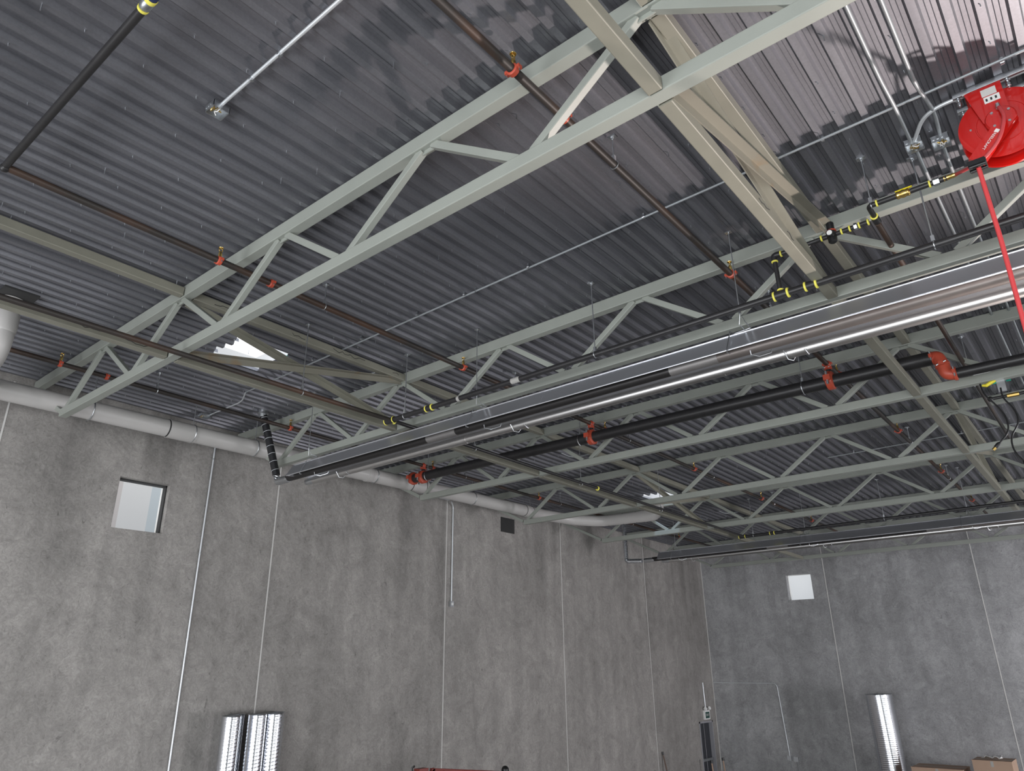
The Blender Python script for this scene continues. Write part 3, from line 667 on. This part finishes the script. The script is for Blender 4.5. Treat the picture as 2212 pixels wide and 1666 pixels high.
for y in (3.5, 4.95, 6.0, 7.55, 8.5, 9.85, 11.2, 13.2):
    zt = zd(y, ZD)
    MB().torus((-10.35, y, dz_(y)), (0, 1, 0), 0.136, 0.008, 30, 6).build('strap', 'zinc', t)
    MB().tube([(-10.35, y, dz_(y)+0.135), (-10.35, y, zt)], 0.006, 6).build('hanger_rod', 'zinc', t)
    MB().cbox((-10.35, y, zt-0.006), (0.07, 0.05, 0.012)).build('anchor_plate', 'zinc', t)
# vertical vent with elbow at the left edge
t = thing('roof_vent_duct', 'short grey vertical duct with elbow at the left photo edge', 'duct', (-8.72, 1.95, 3.84))
MB().tube(bend([(-8.76, 1.93, 3.83), (-8.76, 1.93, 3.16), (-10.2, 1.93, 3.16)], 0.27, 10), 0.122, 30).build('duct_pipe', 'pvc', t)
MB().lathe((-8.76, 1.93, 3.45), (0, 0, 1), [(0, 0.123), (0.02, 0.132), (0.20, 0.132), (0.23, 0.124)], 30).build('socket', 'pvc', t)
MB().lathe((-8.76, 1.93, 3.76), (0, 0, 1), [(0, 0.143), (0.03, 0.145), (0.08, 0.143)], 30).build('roof_collar', 'pvc', t)
MB().box((-8.95, 1.78, 3.845), (-8.45, 2.12, 3.866)).build('flashing', 'joint', t)

# ------------------------------------------------------------------ conduits
def conduit(pts, r, label, boxes=(), clamps=(), group='metal conduits', brad=0.12, cat='conduit'):
    t = thing('electrical_conduit', label, cat, pts[0], group)
    MB().tube(bend(pts, brad, 8), r, 10).build('conduit_pipe', 'wall_conduit' if 'wall' in label or 'sign' in label or 'upper left' in label or 'behind the red' in label else 'conduit', t)
    for c, ax in clamps:
        mb = MB(); mb.lathe(V(c)-V(ax)*0.012, ax, [(0, r*1.5), (0.024, r*1.5)], 10); mb.cbox(V(c)+V((0, 0, r+0.012)), (0.02, 0.02, 0.03)); mb.build('conduit_clamp', 'zinc', t)
    return t
def jbox(c, label, open_=True, s=0.125, wires=True, cover=(0, 0, -1)):
    """square electrical box hung under the deck, open side down"""
    x, y, z = c; t = thing('junction_box', label, 'electrical box', c, 'junction boxes'); mb = MB(); h = 0.05; w = 0.004; a = s/2
    mb.box((x-a, y-a, z), (x+a, y+a, z+w)); mb.box((x-a, y-a, z-h), (x-a+w, y+a, z)); mb.box((x+a-w, y-a, z-h), (x+a, y+a, z)); mb.box((x-a, y-a, z-h), (x+a, y-a+w, z)); mb.box((x-a, y+a-w, z-h), (x+a, y+a, z))
    mb.build('box', 'zinc', t, False)
    if wires:
        for k in range(4):
            pts = [(x+random.uniform(-a, a)*0.7, y+random.uniform(-a, a)*0.7, z-random.uniform(0.005, h)) for q in range(5)]
            MB().tube(bend(pts, 0.02, 4), 0.004, 5).build('wire', 'brass' if k % 2 else 'white', t)
    for q in range(3):
        MB().tube([(x-a+0.02+q*0.03, y-a-0.006, z-h/2), (x-a+0.02+q*0.03, y-a, z-h/2)], 0.009, 8).build('knockout', 'zinc', t)
    return t
zc = ZD-0.022
conduit([(-4.26, 1.87, zc+0.01), (3.5, 1.87, zc+0.01)], 0.013, 'thin metal conduit at the upper left ending in the open box on the deck', clamps=[((-3.52, 1.87, zc), (1, 0, 0)), ((-3.86, 1.87, zc), (1, 0, 0))])
jbox((-4.31, 1.87, zc+0.015), 'open metal junction box with yellow wires at the upper left of the deck')
y1 = 5.09
conduit([(-9.35, y1+0.08, zd(5, zc)), (3.0, y1-0.06, zd(5, zc))], 0.011, 'long thin conduit crossing the whole deck between the first two trusses', clamps=[((x, y1, zd(5, zc)), (1, 0, 0)) for x in (-7.6, -6.6, -5.6, -4.85, -3.95, -2.6, -1.0, 0.2)])
conduit([(-9.35, y1+0.08, zd(5, zc)), (-9.75, 5.35, zd(5, zc)), (-10.7, 5.35, zd(5, zc))], 0.011, 'short bent conduit end beside the big duct at the left wall', brad=0.15)
zc2 = zd(5.3, ZD)-0.03
conduit([(3.0, 5.24, zc2), (-0.32, 5.26, zc2), (-0.45, 5.52, zc2-0.03)], 0.015, 'bright conduit behind the red hose reel curving down to its box', clamps=[((-0.06, 5.25, zc2), (1, 0, 0)), ], brad=0.22)
conduit([(-0.485, -5.0, ZD+0.03), (-0.485, 4.7, zd(4.7, zc2+0.02)), (-0.47, 5.0, zc2-0.03), (-0.47, 5.52, zc2-0.03)], 0.014, 'left one of two parallel conduits running towards the upper right boxes', brad=0.1)
conduit([(-0.305, -5.0, ZD+0.03), (-0.305, 4.9, zd(4.9, zc2+0.02)), (-0.26, 5.3, zc2), (-0.28, 5.62, zc2)], 0.014, 'right one of two parallel conduits running towards the upper right boxes', brad=0.1)
jbox((-0.46, 5.57, zc2-0.005), 'open metal box under the left of the two parallel conduits', wires=True)
jbox((-0.29, 5.66, zc2-0.005), 'open metal box right of the other, beside the red hose reel', wires=True)
conduit([(-0.46, 5.62, zc2-0.03), (-0.462, 6.0, zc2-0.03), (-0.462, 12.3, zd(12.3, zc))], 0.013, 'conduit continuing away from the left upper right box under the deck')
conduit([(-0.285, 5.71, zc2-0.03), (-0.29, 6.0, zc2-0.03), (-0.29, 12.3, zd(12.3, zc))], 0.013, 'conduit continuing away from the right upper right box under the deck')
conduit([(-4.15, 7.75, zd(7.5, zc)), (-3.4, 7.72, zd(7.5, zc)), (3.0, 7.7, zd(7.5, zc))], 0.010, 'thin pale conduit between the second and third trusses', clamps=[((x, 7.72, zd(7.5, zc)), (1, 0, 0)) for x in (-3.5, -2.2)])
jbox((-4.22, 7.75, zd(7.5, zc)+0.01), 'open metal box on the deck above the middle of the near heater')
conduit([(-3.9, 14.4, zd(14, zc)), (3.0, 14.25, zd(14, zc))], 0.011, 'thin pale conduit on the deck between the fourth and fifth trusses', clamps=[((x, 14.35, zd(14, zc)), (1, 0, 0)) for x in (-3.4, -1.6)])
for y, lab in ((5.75, 'curled conduit stub on the deck near the second truss at left'), (11.0, 'curled conduit stub on the deck beyond the third truss'), (17.9, 'tiny curled conduit stub on the deck beyond the fifth truss')):
    conduit([(-7.65, y-0.25, zd(y, zc)), (-7.62, y, zd(y, zc)-0.03), (-7.5, y+0.12, zd(y, zc)-0.02), (-7.2, y+0.16, zd(y, zc))], 0.012, lab, brad=0.08, group='curled conduit stubs')
jbox((-10.75, 5.3, zd(5.3, ZD)-0.01), 'open metal box with tangled wires on the deck behind the big duct', s=0.16)
# conduits on the left wall
conduit([(-W+0.02, 4.6, 3.57), (-W+0.02, 11.45, 3.52)], 0.011, 'horizontal conduit on the left wall just under the big duct')
conduit([(-W+0.025, 5.82, 3.55), (-W+0.025, 5.82, -3.5)], 0.014, 'long vertical conduit on the left wall, right of the square opening', clamps=[((-W+0.025, 5.82, z), (0, 0, 1)) for z in (3.3, 1.75, 0.45)])
conduit([(-W+0.12, 11.42, 3.46), (-W+0.03, 11.57, 3.40), (-W+0.03, 11.57, 1.33)], 0.016, 'short vertical conduit on the left wall beside a panel joint', brad=0.08)
t = thing('wall_box', 'small metal outlet box at the end of the wall conduit', 'electrical box', (-W, 11.57, 1.28)); MB().box((-W+0.002, 11.52, 1.22), (-W+0.06, 11.62, 1.34)).build('box', 'zinc', t)
MB().tube([(-W+0.06, 11.57, 1.28), (-W+0.07, 11.57, 1.28)], 0.03, 12).build('cover_plate', 'white', t)
# corner conduits and exit sign
conduit([(-W+0.02, 23.19, -0.52), (-W+0.02, 23.22, -1.28)], 0.018, 'short white conduit dropping to the exit sign', cat='conduit')
conduit([(-W+0.05, D-0.02, -0.53), (-9.15, D-0.02, -0.55), (-9.04, D-0.02, -2.58)], 0.014, 'conduit bending down the back wall left of its first joint', brad=0.14)
t = thing('outlet_boxes', 'left one of two small metal boxes low on the back wall', 'electrical box', (-9.06, D, -2.62), 'boxes on the back wall'); MB().box((-9.12, D-0.06, -2.69), (-8.99, D-0.003, -2.56)).build('box', 'zinc', t)
t.name = 'outlet_box'
t2 = dup(t, (-8.86, D, -2.64), 'right one of two small metal boxes low on the back wall')
for x, l in ((-9.05, 'leftmost'), (-8.87, 'middle'), (-8.82, 'rightmost')):
    o = tag(rebase(MB().tube([(x, D-0.02, -2.6), (x+0.03, D-0.02, -3.7)], 0.008, 6).build('drop_conduit', 'zinc'), (x, D-0.02, -3.7)), '%s of three thin conduits below the two boxes on the back wall' % l, 'conduit', 'thin conduits under the boxes')
t = thing('exit_sign', 'white exit sign with green face and two lamp heads above the corner door', 'sign', (-W, 23.24, -1.55))
MB().box((-W+0.003, 23.05, -1.60), (-W+0.06, 23.42, -1.33)).build('housing', 'white', t)
fc = MB().box((-W+0.06, 23.10, -1.56), (-W+0.066, 23.37, -1.38)).build('sign_face', 'green', t, False)
for y in (23.10, 23.38):
    MB().tube([(-W+0.04, y, -1.30), (-W+0.10, y-0.02, -1.27)], [0.045, 0.055], 14).build('lamp_head', 'white', t)
def text(body, size, parent, mtx, m, ext=0.001, name='lettering', space=1.0):
    cu = bpy.data.curves.new(name, 'FONT'); cu.body = body; cu.size = size; cu.extrude = ext; cu.align_x = 'CENTER'; cu.align_y = 'CENTER'; cu.space_character = space
    tmp = bpy.data.objects.new('tmp', cu); COL.objects.link(tmp); bpy.context.view_layer.update()
    me = bpy.data.meshes.new_from_object(tmp); bpy.data.objects.remove(tmp)
    off = V((0, 0, 0)); q = parent
    while q is not None: off = off+q.location; q = q.parent
    off = off-V((0, 0, H)); me.transform(Matrix.Translation(-off) @ mtx); me.materials.clear(); me.materials.append(M[m])
    ob = bpy.data.objects.new(name, me); COL.objects.link(ob); ob.parent = parent; return ob
text('EXIT', 0.10, fc, Matrix.Translation((-W+0.068, 23.235, -1.47)) @ Matrix(((0, 0, 1, 0), (1, 0, 0, 0), (0, 1, 0, 0), (0, 0, 0, 1))), 'label')

# ------------------------------------------------------------------ hose reel
rc = V((0.105, 5.34, 3.49)); RR = 0.262
t = thing('hose_reel', 'red enamelled hose reel hanging from the deck at the upper right', 'hose reel', (rc.x, rc.y, zd(5.4, ZD)))
zdk = zd(5.37, ZD)
mb = MB()
for y in (rc.y-0.09, rc.y+0.09): mb.beam((-0.13, y, zdk-0.022), (0.33, y, zdk-0.022), 0.042, 0.042, 0.004)
mb.build('mounting_rail', 'zinc', t)
for x in (-0.10, 0.20):
    mb = MB()
    for y in (rc.y-0.09, rc.y+0.09): mb.tube([(x, y, zdk-0.03), (x, y, zdk-0.12)], 0.007, 6); mb.tube([(x, y, zdk-0.065), (x, y, zdk-0.055)], 0.018, 6); mb.tube([(x, y, zdk-0.105), (x, y, zdk-0.085)], 0.015, 6)
    mb.build('mounting_bolts', 'zinc', t)
# two disc flanges (pressed steel, with raised ring)
for s in (-1, 1):
    y = rc.y+s*0.075
    prof = [(0, RR*0.2), (0.001, RR*0.55), (0.006*1, RR*0.60), (0.007, RR*0.9), (0.002, RR*0.97), (0.0, RR), (-0.010, RR)]
    mb = MB(); ax = V((0, s, 0)); base = V((rc.x, y, rc.z))
    mb.tube([base+ax*(-0.012), base+ax*(-0.012)+ax*0.0001, base+ax*0.0, base+ax*0.002, base+ax*0.008, base+ax*0.009], [0.02, RR, RR+0.004, RR-0.006, RR*0.62, 0.02], 48)
    o = mb.build('disc_flange', 'red', t)
    mb = MB()
    for k in range(5):
        a = k*1.2566+0.5; mb.tube([base+V((math.cos(a)*RR*0.72, s*0.004, math.sin(a)*RR*0.72)), base+V((math.cos(a)*RR*0.72, s*0.012, math.sin(a)*RR*0.72))], 0.007, 8)
    mb.build('rivets', 'zinc', o)
    MB().torus(base+ax*0.007, (0, 1, 0), RR*0.6, 0.006, 36, 6).build('raised_ring', 'red', o)
MB().lathe((rc.x, rc.y-0.07, rc.z), (0, 1, 0), [(0, 0.10), (0.14, 0.10)], 24).build('drum', 'red', t)
for k in range(5): MB().torus((rc.x, rc.y-0.052+k*0.026, rc.z), (0, 1, 0), 0.118+0.03*(k % 2), 0.013, 30, 8).build('wound_hose', 'hose', t)
# support arm in front: plate from mount to hub, and guide arm running down to the left
def plate(mb, pts2, y0, y1):
    n = len(pts2); vs = [(x, y0, z) for x, z in pts2]+[(x, y1, z) for x, z in pts2]
    mb.add(vs, [(i, (i+1) % n, n+(i+1) % n, n+i) for i in range(n)]+[tuple(range(n))[::-1], tuple(range(n, 2*n))])
yf = rc.y-0.115
mb = MB(); plate(mb, [(-0.06, zdk-0.06), (0.16, zdk-0.06), (0.165, rc.z+0.02), (0.12, rc.z-0.06), (0.05, rc.z-0.06), (0.0, rc.z+0.02)], yf, yf+0.012)
plate(mb, [(-0.06, zdk-0.05), (0.16, zdk-0.05), (0.16, zdk-0.062), (-0.06, zdk-0.062)], yf, rc.y+0.11)
mb.build('mounting_plate', 'red', t, False)
mb = MB(); mb.extr((0.155, yf-0.012, rc.z+0.0), (-0.105, yf-0.012, rc.z-0.265), [(-0.05, -0.014), (0.05, -0.014), (0.055, 0.022), (0.04, 0.012), (-0.04, 0.012), (-0.055, 0.022)], upv=(0, 1, 0))
mb.lathe((0.10, yf-0.022, rc.z+0.0), (0, 1, 0), [(0, 0.085), (0.012, 0.095), (0.03, 0.095)], 30)
arm = mb.build('guide_arm', 'red', t)
mb = MB()
for a in (0.6, 2.2, 4.0, 5.4): mb.tube([(0.10+0.068*math.cos(a), yf-0.030, rc.z+0.068*math.sin(a)), (0.10+0.068*math.cos(a), yf-0.02, rc.z+0.068*math.sin(a))], 0.009, 8)
mb.build('bolts', 'zinc', arm)
mb = MB(); mb.box((-0.155, yf-0.05, rc.z-0.30), (-0.045, yf+0.05, rc.z-0.265)); mb.tube([(-0.15, yf-0.03, rc.z-0.305), (-0.05, yf-0.03, rc.z-0.305)], 0.014, 10); mb.tube([(-0.15, yf+0.03, rc.z-0.305), (-0.05, yf+0.03, rc.z-0.305)], 0.014, 10)
mb.build('hose_guide', 'black', t)
MB().box((0.035, yf-0.003, zdk-0.135), (0.125, yf-0.0005, zdk-0.075)).build('silver_label', 'label', t, False)
wl = MB().box((0.04, yf-0.003, zdk-0.195), (0.135, yf-0.0005, zdk-0.142)).build('white_label', 'white', t, False)
mb = MB()
for k in range(3): mb.box((0.05+k*0.028, yf-0.0042, zdk-0.180), (0.062+k*0.028, yf-0.003, zdk-0.158))
mb.build('label_symbols', 'joint', wl, False)
# brand lettering along the guide arm
ang = math.atan2(-0.265, -0.26)+math.pi
lt = MB(); 
lc = V((0.0, yf-0.032, rc.z-0.155))
rot = Matrix.Translation(lc) @ Matrix.Rotation(-math.atan2(0.265, 0.26), 4, Vector((0, -1, 0)).normalized()*-1) @ Matrix(((1, 0, 0, 0), (0, 0, -1, 0), (0, 1, 0, 0), (0, 0, 0, 1)))
d0 = V((0.26, 0, 0.265)).normalized(); u0 = V((-0.265, 0, 0.26)).normalized()
d0, u0 = -d0, -u0
rot = Matrix(((d0.x, u0.x, 0, lc.x), (d0.y, u0.y, -1, lc.y), (d0.z, u0.z, 0, lc.z), (0, 0, 0, 1)))
mb = MB(); mb.v = []; c = V(lc)+V((0, 0.004, 0)); 
e0, e1 = -0.098, -0.073
mb.add([c+d0*e0-u0*0.014, c+d0*e1-u0*0.014, c+d0*e1+u0*0.014, c+d0*e0+u0*0.014, c+d0*e0-u0*0.014+V((0, 0.012, 0)), c+d0*e1-u0*0.014+V((0, 0.012, 0)), c+d0*e1+u0*0.014+V((0, 0.012, 0)), c+d0*e0+u0*0.014+V((0, 0.012, 0))], [(0, 1, 2, 3), (7, 6, 5, 4), (0, 4, 5, 1), (1, 5, 6, 2), (2, 6, 7, 3), (3, 7, 4, 0)])
nm = mb.build('logo_block', 'white', arm, False)
text('REELCRAFT', 0.026, arm, rot, 'white')
# inlet hose from pipework round to the hub, and hose hanging down
MB().tube(bend([(0.105, yf-0.03, rc.z+0.07), (0.11, yf-0.06, rc.z+0.06), (0.125, yf-0.08, rc.z-0.04), (0.06, yf-0.07, rc.z-0.20), (-0.06, yf-0.04, rc.z-0.285), (-0.14, yf+0.05, rc.z-0.25), (-0.25, 5.53, za2+0.0)], 0.09, 6), 0.0125, 12).build('inlet_hose', 'hose', t)
MB().tube([(0.105, yf-0.045, rc.z+0.06), (0.105, yf-0.045, rc.z+0.10)], 0.014, 6).build('swivel', 'zinc', t)
hx, hy = -0.10, yf
t2 = MB().tube([(hx, hy, rc.z-0.27), (hx+0.004, hy-0.01, 2.6), (hx-0.012, hy-0.02, 1.6), (hx-0.018, hy-0.03, 0.4), (hx-0.02, hy-0.04, -1.2)], 0.0145, 12).build('hanging_hose', 'hose_pink', t)

# ------------------------------------------------------------------ cords, bracket at right
t = thing('cord_bracket', 'white metal bracket with yellow clip under the third truss at right', 'bracket', (-0.6, 9.5, 3.0))
MB().box((-0.60, 9.44, 2.86), (-0.52, 9.47, 3.02)).build('plate', 'zinc', t); MB().box((-0.58, 9.42, 3.00), (-0.42, 9.50, 3.03)).build('plate', 'zinc', t)
MB().tube([(-0.74, 9.42, 2.965), (-0.70, 9.42, 2.955), (-0.62, 9.42, 2.99), (-0.60, 9.42, 2.995)], [0.012, 0.02, 0.02, 0.014], 8).build('yellow_clip', 'yvalve', t)
for lab, pts in (('left black cord dangling with a plug, under the third truss', [(-0.745, 9.30, 2.95), (-0.735, 9.3, 2.82), (-0.64, 9.30, 2.66), (-0.58, 9.3, 2.50), (-0.60, 9.3, 2.34), (-0.72, 9.3, 2.235)]),
                 ('right black cord dangling lower with a pale plug at the photo edge', [(-0.565, 9.3, 2.86), (-0.57, 9.3, 2.74), (-0.49, 9.3, 2.58), (-0.48, 9.3, 2.44), (-0.60, 9.3, 2.28), (-0.60, 9.3, 2.12), (-0.53, 9.3, 1.99)])):
    t = thing('power_cord', lab, 'cord', pts[0], 'dangling black cords')
    MB().tube(bend(pts, 0.09, 6), 0.009, 8).build('cord', 'black', t)
    e, d_2 = V(pts[-1]), (V(pts[-1])-V(pts[-2])).normalized()
    pl = MB().tube([e-d_2*0.02, e, e+d_2*0.05], [0.012, 0.022, 0.02], 10).build('plug', 'black', t)
    MB().tube([e+d_2*0.05, e+d_2*0.085], 0.017, 8).build('plug_tip', 'brass' if 'left' in lab else 'white', pl)
t = thing('air_line', 'short black pipe with brass valve behind the dangling cords', 'pipe', (-0.72, 9.9, 2.93)); 
MB().tube([(-0.72, 9.9, 2.93), (2.5, 9.9, 2.93)], 0.018, 10).build('pipe', 'pipe', t); MB().sphere((-0.73, 9.9, 2.93), 0.032, 8).build('end_fitting', 'pipe', t)
MB().tube([(-0.56, 9.9, 2.93), (-0.44, 9.9, 2.93)], 0.027, 8).build('ball_valve', 'brass', t)
add_hanger(t, 0.6, 9.9, 2.93, 0.018, (1, 0, 0))

# ------------------------------------------------------------------ things standing on the floor
def spiral_duct(c, r, h, label, group, lean=(0, 0)):
    t = thing('spiral_duct', label, 'duct', (c[0], c[1], FL), group)
    mb = MB(); n = int(h/0.05); pts = []; rs = []
    for i in range(n*3+1):
        f = i/(n*3); pts.append((c[0]+lean[0]*f, c[1]+lean[1]*f, FL+0.001+h*f)); rs.append(r+(0.0035 if i % 3 == 0 else -0.001))
    mb.tube(pts, rs, 30, caps=False)
    for k in range(len(mb.v)):   # shear each ring so that the seams climb like a helix
        v = mb.v[k]; a = math.atan2(v.y-c[1]-lean[1]*((v.z-FL)/h), v.x-c[0]-lean[0]*((v.z-FL)/h)); f = (v.z-FL)/h
        if 0.01 < f < 0.99: v.z += 0.022*math.sin(a)
    o = mb.build('duct_wall', 'spiral', t)
    tp = (c[0]+lean[0], c[1]+lean[1], FL+h)
    MB().torus(tp, (lean[0]/h, lean[1]/h, 1), r+0.001, 0.005, 30, 6).build('rim', 'zinc', t); return t
hL = H-0.635
for (x, y), lab in (((-10.82, 6.45), 'leftmost standing spiral duct of the cluster, in front'), ((-11.13, 6.70), 'second spiral duct from the left, set back against the wall'), ((-10.86, 6.91), 'middle spiral duct of the standing cluster'),
                    ((-10.86, 7.205), 'fourth spiral duct from the left in the cluster'), ((-11.13, 7.41), 'rightmost spiral duct of the cluster, set back against the wall')):
    spiral_duct((x, y), 0.139, hL, lab, 'spiral ducts standing by the left wall')
spiral_duct((-6.0, 23.2), 0.335, H-0.80, 'single tall spiral duct standing near the back wall', 'spiral ducts by the back wall', (-0.05, 0.0))
def carton(c, d, label, open_=False):
    t = thing('cardboard_box', label, 'box', (c[0], c[1], c[2]), 'cardboard boxes by the back wall'); x, y, z = c; a, b, h = d[0]/2, d[1]/2, d[2]
    MB().box((x-a, y-b, z), (x+a, y+b, z+h)).build('carton', 'card', t, False)
    mb = MB(); mb.box((x-a, y-0.03, z+h), (x+a, y+0.03, z+h+0.002)); mb.box((x-0.03, y-b-0.002, z+h*0.7), (x+0.03, y-b, z+h)); mb.build('packing_tape', 'tape', t, False)
    mb = MB(); mb.box((x-a-0.01, y-b-0.015, z+h-0.01), (x+a+0.01, y-b, z+h+0.004)); mb.build('flap', 'card', t, False); return t
def stack(x, y, w, dd, hs, lab):
    z = FL
    for i, h in enumerate(hs): carton((x+random.uniform(-.03, .03), y, z), (w, dd, h), lab % ('topmost' if i == len(hs)-1 else ('bottom' if i == 0 else 'middle'))); z += h+0.006
stack(-4.75, 22.6, 1.15, 0.9, (0.7, 0.6), 'brown cardboard box, %s of the lower stack, right of the tall spiral duct')
stack(-3.52, 22.6, 0.82, 0.8, (0.6, 0.5, 0.43), 'brown cardboard box, %s of the higher stack under the white paper')
zt_ = FL+0.6+0.5+0.43+0.018
mb = MB(); N_ = 9
vs = [(-3.75+0.42*i/N_+random.uniform(-.02, .02), 22.42+0.25*j/3, zt_+0.02+random.uniform(0, 0.07)) for i in range(N_+1) for j in range(4)]
mb.add(vs, [(i*4+j, (i+1)*4+j, (i+1)*4+j+1, i*4+j+1) for i in range(N_) for j in range(3)])
o = mb.build('paper_scrap', 'white'); tag(o, 'crumpled white paper lying on the higher box stack', 'paper'); rebase(o, (-3.55, 22.5, zt_)); o.modifiers.new('t', 'SOLIDIFY').thickness = 0.004
# red hoist / gantry frame top at the bottom edge
t = thing('red_machine_frame', 'dark red tubular machine frame poking up at the bottom photo edge', 'machine', (-9.5, 10.0, FL))
mb = MB()
zz = lambda y: -1.60-0.13*(y-9.4)*0.98
mb.beam((-9.5, 9.35, zz(9.35)+0.05), (-9.5, 11.1, zz(11.1)+0.06), 0.05, 0.045); mb.beam((-9.5, 9.30, zz(9.3)-0.02), (-9.5, 9.42, zz(9.4)+0.06), 0.05, 0.045)
mb.beam((-9.5, 9.3, -1.72), (-9.5, 9.3, FL), 0.05, 0.05); mb.beam((-9.5, 11.0, zz(11.0)), (-9.5, 11.0, FL), 0.05, 0.05)
mb.beam((-9.5, 9.62, zz(9.6)+0.04), (-9.5, 9.62, FL), 0.05, 0.05); mb.beam((-9.5, 10.2, zz(10.2)+0.04), (-9.5, 10.2, FL), 0.05, 0.05)
mb.beam((-9.5, 8.95, -1.55), (-9.5, 8.95, FL), 0.05, 0.05); mb.beam((-9.5, 8.92, -1.68), (-9.5, 11.0, -2.1), 0.05, 0.06)
mb.build('frame', 'paint_red', t)
MB().box((-9.55, 9.02, -1.64), (-9.42, 9.22, -1.50)).build('winch_housing', 'paint_red', t); MB().tube([(-9.5, 8.95, -1.56), (-9.5, 8.93, -1.48), (-9.47, 8.96, -1.45)], 0.015, 8).build('hook', 'black', t)
MB().sphere((-9.5, 11.23, -1.73), 0.07, 10).build('wheel', 'black', t); MB().cbox((-9.5, 11.05, -1.765), (0.06, 0.2, 0.05)).build('grip', 'black', t)
# tools leaning on the left wall
for lab, y, z1, m, nm in (('wooden long handle with black tip leaning by the left wall near the corner', 20.2, -2.27, 'wood', 'tool_handle'), ('short black rod end beside the wooden handle near the corner', 19.7, -2.70, 'black', 'tool_handle')):
    t = thing(nm, lab, 'tool', (-W+0.35, y, FL), 'handles leaning by the wall'); MB().tube([(-W+0.35, y, FL), (-W+0.04, y+0.03, z1-0.08)], 0.022, 8).build('shaft', m, t); MB().tube([(-W+0.04, y+0.03, z1-0.08), (-W+0.035, y+0.03, z1)], 0.027, 8).build('tip', 'black', t)
for lab, y in (('pale handle with dark blue head left of the corner door', 22.45), ('pale wooden handle leaning in front of the corner door', 23.25)):
    t = thing('broom_handle', lab, 'tool', (-W+0.5, y, FL), 'handles by the corner door'); MB().tube([(-W+0.5, y, FL), (-W+0.42, y, -2.72)], 0.02, 8).build('shaft', 'card', t); MB().tube([(-W+0.42, y, -2.74), (-W+0.42, y, -2.66)], 0.04, 10).build('tip', 'black', t)
